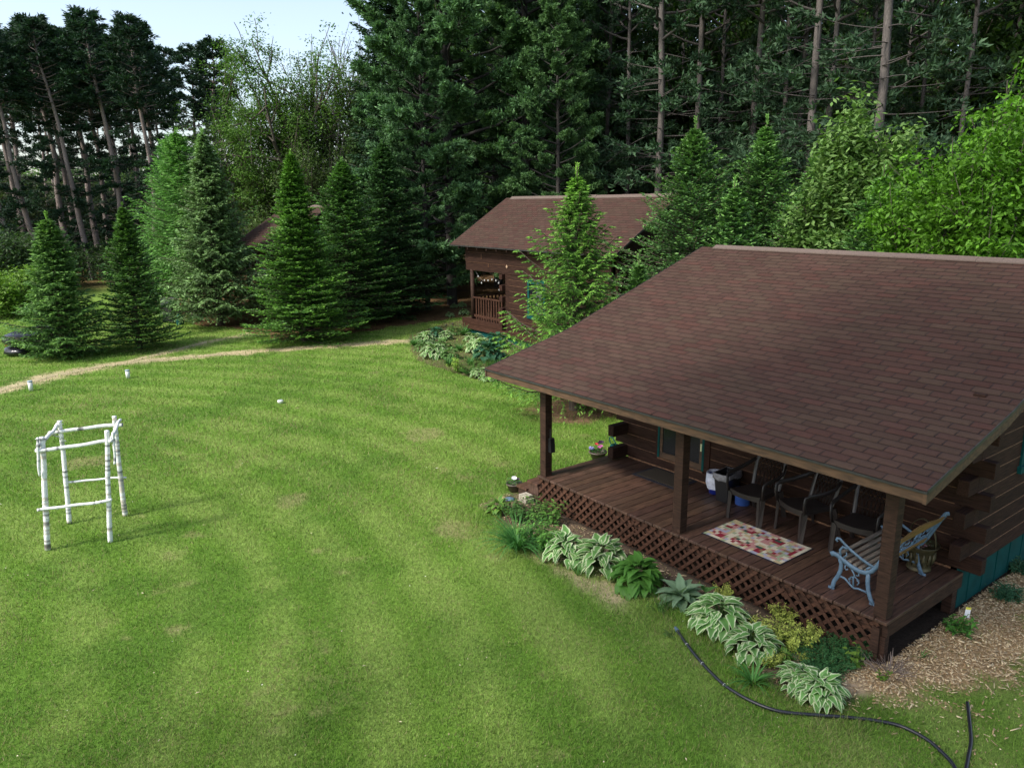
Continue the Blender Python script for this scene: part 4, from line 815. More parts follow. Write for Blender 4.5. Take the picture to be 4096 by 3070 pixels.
# ------------------------------------------------------------------ trees at the open side of the lawn, outside the photograph, whose shadows cross the roof
ST = pine(91, 22, 11.5, 1.5, 44, tuft=.26, per=9, subs=5, tr=.17, dead=6, sparse=4)
for i, (x, y, s, rz) in enumerate(((1.5, -13.2, 1.0, .5), (3.6, -14.2, 1.05, 2.1), (5.3, -12.8, .95, 3.0), (7.7, -13.6, 1.0, 1.0), (9.9, -13.0, 1.0, .2))):
    plant_tree('red_pine', ST, x, y, '%s slim pine standing on the lawn side opposite the deck' % ordn[i], 'pine', rz=rz, s=(s, s, s))

# ------------------------------------------------------------------ things on the deck
def resin_chair(x, y, rz, label):
    r = thing('patio_chair', label, 'chair', (x, y, ZD), rz, 'brown resin chairs on the deck')   # faces -y
    w, d = .27, .25; sm = dict(smooth=False, bevel=.006)
    st = MB(); n = 8
    top = []; 
    for i in range(n+1):
        u = -w+.03+(2*w-.06)*i/n; top.append((u, -d-.02-.035*math.sin(math.pi*i/n), .415-.012*math.sin(math.pi*i/n)))
    back = [(w-.08, d-.03, .385), (-w+.08, d-.03, .385)]
    st.prism([*top, *back], (0, 0, .022))
    apron = [(p[0], p[1]+.004, p[2]-.002) for p in top]; apl = [(p[0], p[1]+.004, p[2]-.045-.02*abs(p[0]/w)**2) for p in top]
    for a, b, c, e in zip(apron[:-1], apron[1:], apl[1:], apl[:-1]): st.add([a, b, c, e], [(0, 1, 2, 3)])
    for sx in (-1, 1): st.prism([(sx*(w-.03), -d-.01, .41), (sx*(w-.08), d-.03, .385), (sx*(w-.08), d-.03, .35), (sx*(w-.03), -d-.01, .36)], (-sx*.012, 0, 0))
    st.build('seat', M_PLASTIC, r)
    for sx in (-1, 1):
        l = MB()
        l.prism([(sx*(w-.005), -d-.03, .40), (sx*(w+.025), -d+.02, .40), (sx*(w+.02), -d-.02, 0), (sx*(w-.02), -d-.055, 0)], (-sx*.035, .012, 0))
        l.prism([(sx*(w-.03), -d-.035, .41), (sx*(w-.07), -d-.035, .37), (sx*(w-.05), -d-.05, 0), (sx*(w-.015), -d-.055, 0)], (0, .012, 0)); l.build('leg', M_PLASTIC, r)
        l = MB(); l.prism([(sx*(w-.055), d-.05, .39), (sx*(w-.01), d-.0, .40), (sx*(w+.01), d+.10, 0), (sx*(w-.04), d+.06, 0)], (-sx*.02, .03, 0)); l.build('leg', M_PLASTIC, r)
        a = MB(); P = [(sx*(w+.005), -d-.01, .405), (sx*(w+.015), -d-.035, .52), (sx*(w+.02), -d-.03, .625), (sx*(w+.03), -d+.03, .645), (sx*(w+.035), 0, .655), (sx*(w+.02), d-.06, .69), (sx*(w-.03), d+.06, .75)]
        a.tube(P, [.020, .021, .022, .024, .025, .025, .024], 8, flat=(1.35, .6)); a.build('arm', M_PLASTIC, r, smooth=True)
    # back: rounded rim with woven slats, reclined
    def bp(u, t): # u across -1..1, t up 0..1
        return np.array([u*(.205+.03*t), d-.03+.14*t-.05*(1-u*u)*0+.035*(1-u*u), .40+.46*t])
    rim = [bp(-1+.0, t) for t in (0, .25, .5, .68)]+[bp(-.92, .82), bp(-.7, .94), bp(-.35, 1.0), bp(0, 1.02), bp(.35, 1.0), bp(.7, .94), bp(.92, .82)]+[bp(1, t) for t in (.68, .5, .25, 0)]
    b = MB(); b.tube(rim, .021, 7, flat=(.7, 1.3)); 
    def inside(u, t): return abs(u) < 1 and 0 <= t < (.98 if abs(u) < .4 else .98-.28*((abs(u)-.4)/.6)**1.6)
    for sgn in (-1, 1):
        for k in np.linspace(-2.3, 1.3, 15):
            seg = []
            for t in np.linspace(0.0, 1.0, 17):
                u = sgn*(k+(t*.35 if t < .4 else .14+(t-.4)*1.5))
                if inside(u, t): seg.append(bp(u, t)+[0, -.004*sgn, 0])
            if len(seg) > 2: b.tube(seg, .0085, 4, flat=(1.2, .6))
    b.build('backrest', M_PLASTIC, r)
resin_chair(2.94, 1.26, 0.02, 'brown resin chair with woven back nearest the blue bucket')
resin_chair(3.66, 1.36, -.32, 'middle brown resin chair of the row, turned toward the rug')
resin_chair(4.42, 1.38, .10, 'brown resin chair partly hidden behind the right porch post')
def bench():
    r = thing('garden_bench', 'garden bench with pale blue cast iron ends and wooden slats at the deck corner', 'bench', (0, 0, 0))
    Y0, Y1 = .22, 1.36; X = 4.72
    def P(x, z, y): return (X+x, y, ZD+z)
    for y in (Y0, Y1):
        f = MB(); fl = (1.15, 1.0)
        def tb(pts, r0=.017, r1=None): f.tube([P(a, b, y) for a, b in pts], list(np.linspace(r0, r1 or r0, len(pts))), 6, flat=(.55, 1.25) if True else None)
        tb([(-.045, .415), (-.02, .432), (.03, .428), (.10, .395), (.20, .355), (.30, .335), (.38, .345), (.44, .39), (.50, .49), (.56, .62), (.62, .75), (.67, .84), (.70, .85)], .026, .02)
        tb([(.06, .41), (.085, .34), (.085, .26), (.06, .18), (.02, .10), (.01, .03), (.0, .0)], .021); tb([(-.04, .006), (.03, .004)], .018)
        tb([(.40, .35), (.405, .24), (.42, .15), (.455, .06), (.49, .0)], .021); tb([(.45, .006), (.53, .004)], .018)
        tb([(.07, .19), (.14, .185), (.22, .13), (.26, .11), (.31, .125), (.41, .12)], .011)
        tb([(.47, .44), (.40, .455), (.30, .49), (.18, .545), (.09, .60), (.04, .635), (.01, .63), (.0, .605), (.02, .59)], .016, .011)
        tb([(.07, .425), (.055, .50), (.085, .55), (.14, .545)], .012); tb([(.09, .41), (.14, .47), (.13, .50)], .008); tb([(.43, .44), (.38, .40), (.385, .37)], .009)
        tb([(.14, .36), (.13, .31), (.15, .29), (.17, .31)], .007); tb([(.20, .34), (.25, .27), (.24, .22), (.25, .12)], .009); tb([(.20, .22), (.25, .25), (.31, .22)], .007); tb([(.29, .33), (.30, .28), (.27, .27)], .007); tb([(.21, .16), (.19, .20), (.22, .21)], .007); tb([(.29, .16), (.31, .20), (.28, .22)], .007)
        f.build('end_frame', M_IRON, r, smooth=True)
    for k in range(6):
        sx = .015+k*.066; z = .432-.075*min(1, k/4.)**.8; s = MB(); s.box(P(sx, z, Y0+.01), P(sx+.048, z+.02, Y1-.01)); s.build('seat_slat', M_SLAT, r, bevel=.003)
    # back: lower rail, upper curved rail, cast lattice panel between
    for (x0, z0, h) in ((.455, .435, .05),):
        s = MB(); s.prism([P(x0, z0, Y0+.01), P(x0+.03, z0+h, Y0+.01), P(x0+.048, z0+h-.01, Y0+.01), P(x0+.02, z0-.012, Y0+.01)], (0, Y1-Y0-.02, 0)); s.build('back_slat', M_SLATB, r)
    s = MB(); n = 14
    for i in range(n):
        a = i/n; b = (i+1)/n
        def top(t): return .80+.045*math.sin(math.pi*t)**2
        ya, yb = Y0+(Y1-Y0)*a, Y0+(Y1-Y0)*b
        s.add([P(.615, .745, ya), P(.615, .745, yb), P(.645, top(b), yb), P(.645, top(a), ya), P(.633, .735, ya), P(.633, .735, yb), P(.665, top(b)-.005, yb), P(.665, top(a)-.005, ya)], [(0, 1, 2, 3), (7, 6, 5, 4), (3, 2, 6, 7), (4, 5, 1, 0)])
    s.build('back_slat', M_SLATB, r)
    p = MB(); rg = random.Random(4)
    def Q(t, h): return P(.485+.13*h, .49+.26*h, Y0+.03+(Y1-Y0-.06)*t)
    p.tube([Q(0, 0), Q(.5, 0), Q(1, 0)], .009, 5); p.tube([Q(0, .85), Q(.25, .95), Q(.5, 1), Q(.75, .95), Q(1, .85)], .009, 5)
    for t in (0, .33, .66, 1): p.tube([Q(t, 0), Q(t, .95)], .008, 5)
    for i in range(46):
        t = rg.uniform(.02, .96); h = rg.uniform(.05, .85); a = rg.uniform(0, 6.28); rr = rg.uniform(.03, .07)
        p.tube([Q(t+rr*.55*math.cos(a+q)*(.4+q/3), h+rr*2.2*math.sin(a+q)*(.4+q/3)) for q in (0, .7, 1.4, 2.1, 2.8)], .0065, 4)
    p.build('cast_back_panel', M_IRON, r)
bench()
def basket():
    r = thing('basket_planter', 'aged brass basket planter with tall hoop handle behind the bench', 'planter', (5.10, 1.50, ZD))
    b = MB(); prof = [(0, .0), (.135, 0), (.14, .02), (.125, .03), (.13, .06), (.145, .18), (.155, .26), (.20, .315), (.205, .325), (.195, .33), (.15, .28), (.13, .25), (0, .24)]
    b.lathe(prof, n=28); b.build('basket', M_BRASS, r, smooth=True)
    e = MB()
    for k in range(14):
        a = 2*math.pi*k/14; q = lambda rr, z: (rr*math.cos(a), rr*math.sin(a), z)
        e.tube([q(.140, .08), q(.152, .15), q(.160, .24)], [.006, .022, .012], 6)
    e.build('embossed_ribs', M_BRASS, r, smooth=True)
    h = MB(); h.tube([(-.17*math.cos(t)*1.0, .0, .30+.34*math.sin(t)) for t in np.linspace(.0, math.pi, 17)], .014, 6, flat=(1.6, .4)); h.build('handle', M_BRASS, r, smooth=True)
    f = MB(); rg = random.Random(9)
    for i in range(60):
        a = rg.uniform(0, 6.28); d = rg.uniform(0, .13); z = .25+rg.uniform(0, .14); s = rg.uniform(.008, .018); c = rg.choice([(.45, .15, .2), (.5, .3, .3), (.12, .18, .08), (.10, .14, .07), (.3, .25, .15)])
        p = (d*math.cos(a), d*math.sin(a), z); f.add([(p[0]-s, p[1], p[2]), (p[0], p[1]-s, p[2]+s*.5), (p[0]+s, p[1], p[2]), (p[0], p[1]+s, p[2]+s*.6)], [(0, 1, 2, 3)], c)
    f.build('dried_flowers', M_COL, r)
basket()
def bins():
    r = thing('waste_bin', 'small dark blue bin covered by a white plastic bag', 'bin', (1.99, 1.60, ZD)); rg = random.Random(1)
    b = MB(); b.lathe([(0, 0), (.095, 0), (.115, .30)], n=20); b.build('bin_body', M_NAVY, r, smooth=True)
    b = MB(); b.lathe([(.09, .18), (.115, .30), (.125, .33), (.14, .335), (.150, .28), (.150, .18), (.125, .08)], n=30, jit=.09, rng=rg); b.build('bin_liner', M_BAG, r, smooth=True)
    r = thing('waste_bin', 'tall black rectangular bin with grey liner beside the chair', 'bin', (2.27, 1.50, ZD), .1)
    b = MB(); w0, d0, w1, d1, h = .09, .13, .125, .18, .44
    ring = lambda a, c, z: [(-a, -c, z), (a, -c, z), (a, c, z), (-a, c, z)]
    b.add(ring(w0, d0, 0)+ring(w1, d1, h)+ring(w1-.008, d1-.008, h)+ring(w0, d0, .1), [(3, 2, 1, 0)]+[(i, (i+1) % 4, 4+(i+1) % 4, 4+i) for i in range(4)]+[(4+i, 4+(i+1) % 4, 8+(i+1) % 4, 8+i) for i in range(4)]+[(8+i, 8+(i+1) % 4, 12+(i+1) % 4, 12+i) for i in range(4)]+[(12, 13, 14, 15)])
    b.build('bin_body', M_BLACKP, r, bevel=.01)
    b = MB(); m = 40; vs = []
    for j, (e, z) in enumerate(((-.012, .38), (.004, .445), (.010, .44), (.012, .36))):
        for i in range(m):
            a = 2*math.pi*i/m; q = max(abs(math.cos(a))/(w1+e), abs(math.sin(a))/(d1+e)); vs.append((math.cos(a)/q, math.sin(a)/q, z+rg.uniform(-.012, .012)*(1 if j == 3 else .3)-(.02*math.sin(3*a) if j == 3 else 0)))
    b.add(vs, [(j*m+i, j*m+(i+1) % m, (j+1)*m+(i+1) % m, (j+1)*m+i) for j in range(3) for i in range(m)]); b.build('bin_liner', M_LINER, r, smooth=True)
    r = MB(); r.lathe([(0, .004), (.098, .004), (.098, 0), (.105, 0), (.118, .225), (.122, .225), (.122, .232), (.114, .232), (.100, .01)], (2.52, 1.55, ZD), n=28)
    o = r.build('bucket', M_BLUE, smooth=True); tag(o, 'small open light blue bucket under the first chair arm', 'bucket')
bins()
def mats():
    r = thing('door_mat', 'brown coir door mat with black border in front of the cabin door', 'mat', (0, 0, 0))
    b = MB(); b.box((.62, 1.20, ZD+.003), (1.52, 1.765, ZD+.010)); b.build('border', M_MATBK, r)
    b = MB(); b.box((.675, 1.255, ZD+.0102), (1.465, 1.715, ZD+.015)); b.build('coir', M_MATBR, r)
    r = thing('rug', 'checked multicoloured woven rug lying along the deck edge', 'rug', (0, 0, 0), 0)
    x0, x1, y0, y1 = 2.83, 4.01, .265, .965
    b = MB(); b.box((x0-.015, y0-.015, ZD+.003), (x1+.015, y1+.015, ZD+.008)); b.build('binding', M_MATBK, r)
    b = MB(); nx, ny = 24, 12; rg = random.Random(12); cream = (.50, .46, .36); tan_ = (.42, .34, .20); sage = (.26, .31, .20); lil = (.30, .30, .38); rose = (.38, .19, .18); wine = (.20, .02, .035); green = (.035, .075, .06); brown = (.22, .13, .08)
    for i in range(nx):
        for j in range(ny):
            ring = min(i, j, nx-1-i, ny-1-j)
            if ring == 0: c = rg.choice([cream, cream, tan_, sage, rose, lil])
            elif ring in (1,): c = rg.choice([sage, lil, rose, tan_, cream, wine])
            elif ring in (2, 3) and (rg.random() < .75): c = rg.choice([wine, wine, green, brown, rose, lil, sage])
            else: c = rg.choice([cream, cream, tan_, sage, lil, rose, cream])
            xa = x0+(x1-x0)*i/nx; xb = x0+(x1-x0)*(i+1)/nx; ya = y0+(y1-y0)*j/ny; yb = y0+(y1-y0)*(j+1)/ny
            b.add([(xa, ya, ZD+.012), (xb, ya, ZD+.012), (xb, yb, ZD+.012), (xa, yb, ZD+.012)], [(0, 1, 2, 3)], c)
    b.build('woven_top', M_RUG, r)
mats()
def post_brush():
    r = thing('whisk_brush', 'small dark hand brush hanging on the side of the left porch post', 'brush', (-.150, .10, 0))
    b = MB(); b.tube([(0, 0, 1.30), (0, 0, 1.15)], .012, 6); b.build('handle', M_BLACKP, r)
    b = MB(); b.prism([(.0-.02, -.03, 1.15), (.03, -.03, 1.15), (.055, -.035, .92), (-.02, -.035, .92)], (0, .09, 0)); b.build('bristles', M_BLACKP, r)
post_brush()
# ------------------------------------------------------------------ birch pole frame
def birch_frame():
    r = thing('birch_frame', 'rustic open frame of white birch poles standing on the lawn', 'frame', (0, 0, 0)); rg = random.Random(5)
    W = (.82, .82, .80); Wd = (.55, .50, .43)
    def pole(name, a, b, r0, r1, dirty=0., n=12):
        a = np.array(a, float); b = np.array(b, float); L = np.linalg.norm(b-a); k = max(14, int(L/.028)); m = MB(); pts = []; rad = []; cols = []
        side = np.cross(b-a, (0.3, .5, .2)); side /= np.linalg.norm(side); ph = rg.uniform(0, 6)
        for i in range(k+1):
            t = i/k; pts.append(a+(b-a)*t+side*(.012*math.sin(ph+t*5)+.005*math.sin(ph+t*13))); rad.append((r0+(r1-r0)*t)*(1+rg.uniform(-.05, .05)))
            q = rg.random(); base = np.array(W) if rg.random() > dirty*(1-t*.6) else np.array(Wd)
            if q < .13: base = base*rg.uniform(.12, .5)
            cols.append(tuple(base*rg.uniform(.92, 1.05)))
        m.tube(pts, rad, n, cols=cols)
        for i in range(max(2, int(L*9))):            # peeling bark curls
            t = rg.random(); p = a+(b-a)*t; d = np.array([rg.gauss(0, 1), rg.gauss(0, 1), rg.gauss(0, .6)]); d /= np.linalg.norm(d); rr = (r0+(r1-r0)*t); s = np.cross(d, (b-a)/L); s = s/np.linalg.norm(s)*rg.uniform(.005, .02)
            q = p+d*rr*.9; m.add([q-s, q+s, q+s*.7+d*.014, q-s*.7+d*.018], [(0, 1, 2, 3)], (.8, .79, .75))
        m.build(name, M_BIRCH, r, smooth=True)
    A, B, C_, D_ = (-3.50, -6.70, 0), (-3.20, -5.93, 0), (-4.40, -6.29, 0), (-4.13, -5.54, 0)
    pole('leg', A, (-3.49, -6.56, 1.69), .040, .036, .5); pole('leg', B, (-3.17, -5.78, 1.71), .036, .032, .05)
    pole('leg', C_, (-4.39, -6.22, 1.67), .036, .032, .05); pole('leg', D_, (-4.12, -5.51, 1.67), .040, .034, .6)
    pole('top_rail', (-3.49, -6.66, 1.51), (-3.15, -5.69, 1.55), .028, .026); pole('top_rail', (-4.41, -6.36, 1.51), (-4.10, -5.40, 1.52), .026, .030)
    pole('top_rail', (-3.44, -6.62, 1.57), (-4.42, -6.25, 1.61), .028, .024); pole('top_rail', (-3.12, -5.76, 1.57), (-4.15, -5.42, 1.59), .028, .024)
    pole('low_rail', (-3.46, -6.76, .63), (-3.14, -5.84, .67), .022, .022); pole('low_rail', (-4.42, -6.24, .67), (-4.12, -5.45, .64), .018, .016)
    pole('brace', (-3.45, -6.62, 1.70), (-3.47, -6.66, 1.14), .018, .018); pole('brace', (-3.14, -5.70, 1.68), (-3.13, -5.74, 1.20), .018, .018); pole('brace', (-3.95, -6.44, 1.62), (-4.35, -6.18, 1.35), .008, .008)
birch_frame()
# ------------------------------------------------------------------ pipes and caps on the lawn, hose, pots, grill
for (px, py, h, lab) in ((125, 1562, .27, 'white pipe stub at the far left beside the path'), (513, 1512, .24, 'white pipe stub with grey cap just below the path')):
    x, y = G(px, py); r = thing('vent_pipe', lab, 'pipe', (x, y, 0)); b = MB(); b.lathe([(0, 0), (.057, 0), (.057, h), (.05, h), (.05, h-.03), (0, h-.03)], n=16); b.build('pipe', M_WHITE, r, smooth=True)
    b = MB(); b.lathe([(.058, h-.03), (.064, h-.028), (.064, h+.005), (.05, h+.012), (0, h+.012)], n=16); b.build('cap', M_CAP, r, smooth=True)
x, y = G(1122, 1612); r = thing('clean_out_cap', 'low grey-white capped pipe in the middle of the lawn', 'pipe', (x, y, 0)); b = MB(); b.lathe([(0, 0), (.06, 0), (.075, .06), (.075, .075), (.04, .085), (0, .09)], n=16); b.build('pipe', M_WHITE, r, smooth=True); b = MB(); b.lathe([(0, .092), (.045, .090), (.05, .075)], n=12); b.build('cap', M_CAP, r)
def hose(pts, name, label, rad=.017, coupling=False):
    P = np.array([(*p, rad+.012) for p in pts]); out = []; n = len(P)
    for i in range(n-1):
        p0, p1, p2, p3 = P[max(i-1, 0)], P[i], P[i+1], P[min(i+2, n-1)]
        for t in np.linspace(0, 1, 10, endpoint=False): out.append(.5*((2*p1)+(-p0+p2)*t+(2*p0-5*p1+4*p2-p3)*t*t+(-p0+3*p1-3*p2+p3)*t**3))
    out.append(P[-1]); r = thing(name, label, 'hose', (0, 0, 0)); b = MB(); b.tube(out, rad, 10); b.build('hose_tube', M_HOSE, r, smooth=True)
    if coupling:
        d = (P[0]-P[1])/np.linalg.norm(P[0]-P[1]); b = MB(); b.tube([P[0]-d*.02, P[0]+d*.02, P[0]+d*.021, P[0]+d*.06], [rad*1.3, rad*1.3, rad*1.0, rad*.9], 10); b.build('coupling', M_IRON, r)
    for i in (12, 26, 41):
        if i+1 < len(out) and coupling: b = MB(); b.tube([out[i], out[i]+(out[i+1]-out[i])*.12], rad*1.12, 8); b.build('stripe_mark', M_WHITE, r)
hose([G(*p) for p in ((2708, 2528), (2740, 2575), (2780, 2627), (2830, 2684), (2890, 2742), (2950, 2783), (3010, 2815), (3080, 2843), (3150, 2858), (3270, 2868), (3400, 2878), (3500, 2890), (3600, 2912), (3700, 2962), (3765, 3016), (3812, 3070), (3850, 3150))], 'garden_hose', 'long black hose curving across the lawn in front of the flower bed', coupling=True)
hose([G(*p) for p in ((3868, 2818), (3874, 2870), (3880, 2930), (3882, 2980), (3872, 3035), (3862, 3090), (3850, 3160))], 'hose_end', 'short black hose end lying at the lower right edge')
def flower_pot(x, y, z, rr, label, flowers, n=90, seed=1, trailing=0):
    r = thing('flower_pot', label, 'flower pot', (x, y, z)); rg = random.Random(seed)
    b = MB(); b.lathe([(0, 0), (rr*.6, 0), (rr*.95, rr*.95), (rr*1.05, rr*.95), (rr*1.05, rr*1.08), (rr*.95, rr*1.08), (rr*.92, rr*.85), (0, rr*.85)], n=24); b.build('pot', M_POT, r, smooth=True)
    f = MB()
    for i in range(n):
        a = rg.uniform(0, 6.28); d = rr*math.sqrt(rg.random())*.95; s = rr*rg.uniform(.12, .22); z_ = rr*rg.uniform(.9, 1.5); c = (rg.uniform(.03, .07), rg.uniform(.12, .2), rg.uniform(.02, .05)); an = rg.uniform(0, 6.28); q = (d*math.cos(a), d*math.sin(a), z_)
        f.add([(q[0]-s*math.cos(an), q[1]-s*math.sin(an), q[2]), (q[0]+s*.4*math.sin(an), q[1]-s*.4*math.cos(an), q[2]+s*.5), (q[0]+s*math.cos(an), q[1]+s*math.sin(an), q[2]+s*.3), (q[0]-s*.4*math.sin(an), q[1]+s*.4*math.cos(an), q[2]+s*.4)], [(0, 1, 2, 3)], c)
    f.build('leaves', M_LEAF, r)
    for (fx, fy, fz, s, c) in flowers:
        g = MB(); k = 10; g.add([(fx*rr, fy*rr, fz*rr-.01)]+[(fx*rr+s*math.cos(t)*(1+.15*(i % 2)), fy*rr+s*math.sin(t)*(1+.15*(i % 2)), fz*rr+.012+s*.3*math.sin(t-1)) for i, t in enumerate(np.linspace(0, 6.283, k, endpoint=False))], [(0, i+1, (i+1) % k+1) for i in range(k)], c); g.build('blossom', M_COL, r)
pur = (.30, .26, .62); pink = (.42, .10, .28); red = (.45, .02, .04); blk = (.03, .01, .03); wht = (.8, .8, .8)
flower_pot(-1.28, 2.26, 0, .17, 'round pot of purple and pink petunias beside the deck corner', [(-.8, -.3, 1.3, .045, pur), (-.9, -.1, 1.15, .05, pur), (-.55, .3, 1.7, .035, red), (.25, .0, 1.6, .04, pink), (.4, .1, 1.75, .035, pink), (.15, .35, 2.1, .05, blk), (-.1, .3, 1.9, .035, blk)], seed=2)
flower_pot(-1.02, .02, 0, .14, 'round pot with one white bloom at the foot of the steps', [(.1, -.1, 1.7, .045, wht), (-.4, .2, 1.6, .035, blk), (.35, .3, 1.55, .03, blk)], seed=3)
def can():
    r = thing('watering_can', 'dark green watering can behind the petunia pot', 'watering can', (-1.28, 2.72, 0)); b = MB(); b.lathe([(0, 0), (.10, 0), (.11, .02), (.10, .2), (.06, .23), (.055, .22)], n=18); m = M_TEAL; b.build('can_body', m, r, smooth=True)
    b = MB(); b.tube([(.09, 0, .14), (.02, -.02, .28), (-.08, 0, .36), (-.16, 0, .33), (-.14, .0, .24), (-.09, 0, .2)], .012, 6); b.build('handle', m, r, smooth=True); b = MB(); b.tube([(.09, 0, .06), (.2, 0, .16), (.27, 0, .26)], [.02, .014, .012], 8); b.build('spout', m, r, smooth=True)
can()
r = MB(); r.box((-.62, -.20, 0), (-.42, -.02, .07)); r.box((-.63, -.19, .071), (-.45, -.03, .12), (1.2, 1.15, .9)); o = r.build('paver_stack', M_STONE, bevel=.006); tag(o, 'two pale pavers stacked beside the steps at the lattice end', 'pavers')
def solar(x, y, h, label, rr=.07):
    r = thing('solar_light', label, 'lamp', (x, y, 0)); b = MB(); b.lathe([(0, h+.02), (rr*.5, h+.018), (rr, h), (rr, h-.012), (rr*.5, h-.02), (0, h-.02)], n=20); b.build('lamp_head', M_IRON if rr > .06 else M_BLACKP, r, smooth=True); b = MB(); b.tube([(0, 0, 0), (0, 0, h-.02)], .012, 6); b.build('stake', M_BLACKP, r)
x, y = G(2040, 2030); solar(x, y, .16, 'round grey solar lamp disc among the plants near the steps', .085)
for px, py in ((1784, 1322), (1812, 1316)): solar(*G(px, py), .22, ('left' if px < 1800 else 'right')+' of the two dark stake lamps in the flower bed of the second cabin', .05)
def grill():
    x, y = G(690, 1292); r = thing('gas_grill', 'dark covered gas grill half hidden between the spruces', 'grill', (x, y, 0), .5); b = MB(); b.box((-.3, -.25, .72), (.3, .25, .86), (1.2, 1.2, 1.2)); b.prism([(-.3, -.25, .86), (-.3, -.2, 1.02), (-.3, .0, 1.1), (-.3, .22, 1.02), (-.3, .25, .86)], (.6, 0, 0)); b.build('lid', M_CAPD, r, bevel=.02)
    b = MB(); b.box((-.27, -.22, .1), (.27, .22, .72)); b.build('cabinet', M_BLACKP, r)
    for sx in (-1, 1): b = MB(); b.tube([(sx*.3, -.1, .12), (sx*.34, -.1, .12)], .1, 14); b.build('wheel', M_BLACKP, r)
    x, y = G(722, 1300); r = thing('propane_tank', 'dark green gas bottle standing right of the grill', 'gas bottle', (x, y, 0)); b = MB(); b.lathe([(0, 0), (.12, 0), (.15, .05), (.155, .3), (.13, .38), (.05, .42), (.05, .48), (0, .48)], n=18); b.build('bottle', M_TEAL, r, smooth=True); b = MB(); b.lathe([(.09, .40), (.10, .50), (.095, .50), (.085, .40)], n=14); b.build('collar', M_TEAL, r)
M_CAPD = mat_plain('dark_grey_metal', (.07, .065, .075), rough=.35, noise=.1)
grill()
def tarp_pile():
    x, y = G(150, 1400); r = thing('covered_boats', 'low pile wrapped in glossy black plastic on the lawn by the left spruce', 'covered pile', (x, y, 0), -.65); rg = random.Random(8)
    for name, z, rx, ry, h, dx in (('lower_bundle', .0, 1.25, .55, .34, .1), ('upper_bundle', .36, 1.35, .60, .40, 0)):
        b = MB(); n = 30; m = 9; vs = []
        for j in range(m+1):
            v = j/m*math.pi
            for i in range(n):
                a = 2*math.pi*i/n; s = max(.03, abs(math.sin(v)))**.28; e = 1+rg.uniform(-.035, .035)+.03*math.sin(5*a+z*7); ca, sa = math.cos(a), math.sin(a)
                vs.append((dx+rx*s*e*math.copysign(abs(ca)**.6, ca), ry*s*e*math.copysign(abs(sa)**.7, sa), z+h*(.5-.5*math.cos(v)*1.0)+rg.uniform(-.008, .008)))
        b.add(vs, [(j*n+i, j*n+(i+1) % n, (j+1)*n+(i+1) % n, (j+1)*n+i) for j in range(m) for i in range(n)]); b.build(name, M_TARP, r, smooth=True)
    b = MB(); b.tube([(-1.28, -.2, .34), (-.6, -.58, .35), (.3, -.6, .35), (1.0, -.45, .34)], .014, 5, col=(.45, .12, .06)); b.build('strap', M_COL, r)
tarp_pile()
# ------------------------------------------------------------------ leafy garden plants
def blades(P, az, L, W, el, bend, cc, ce, nseg=5, cup=.18, rim=.70, wavy=0., pos=.45):
    """arched strap or oval leaves with an edge colour; every argument is an array over the leaves"""
    m = len(P); t = np.linspace(0, 1, nseg+1); L = np.asarray(L).reshape(-1, 1); W = np.asarray(W).reshape(-1, 1)
    ang = np.asarray(el).reshape(-1, 1)-np.asarray(bend).reshape(-1, 1)*t[None, :]
    seg = L/nseg; dr = np.cumsum(np.cos(ang)*seg, 1)-np.cos(ang[:, :1])*seg; dz = np.cumsum(np.sin(ang)*seg, 1)-np.sin(ang[:, :1])*seg
    out = np.stack([np.cos(az), np.sin(az)], 1); lat = np.stack([-np.sin(az), np.cos(az)], 1)
    prof = np.sin(np.pi*np.clip(t, .02, 1)**pos)**.85; prof[-1] = .02; prof[0] = max(prof[0]*.3, .05)
    us = np.array([-1, -rim, 0, rim, 1.])
    V = np.zeros((m, nseg+1, 5, 3)); C = np.zeros((m, nseg+1, 5, 3))
    wv = 1+wavy*np.sin(t*17)[None, :, None]*np.abs(us)[None, None, :]
    off = us[None, None, :]*W[:, :, None]*.5*prof[None, :, None]*wv
    for i in range(2): V[..., i] = P[:, None, None, i]+out[:, None, None, i]*dr[:, :, None]+lat[:, None, None, i]*off
    V[..., 2] = P[:, None, None, 2]+dz[:, :, None]+cup*np.abs(off)
    C[:] = cc[:, None, None, :]; C[:, :, 0] = ce[:, None]; C[:, :, 4] = ce[:, None]; C[:, :, 2] *= .88
    i0 = (np.arange(m)[:, None, None]*(nseg+1)+np.arange(nseg)[None, :, None])*5+np.arange(4)[None, None, :]
    F = np.stack([i0, i0+1, i0+6, i0+5], -1).reshape(-1, 4)
    return V.reshape(-1, 3), F, C.reshape(-1, 3)
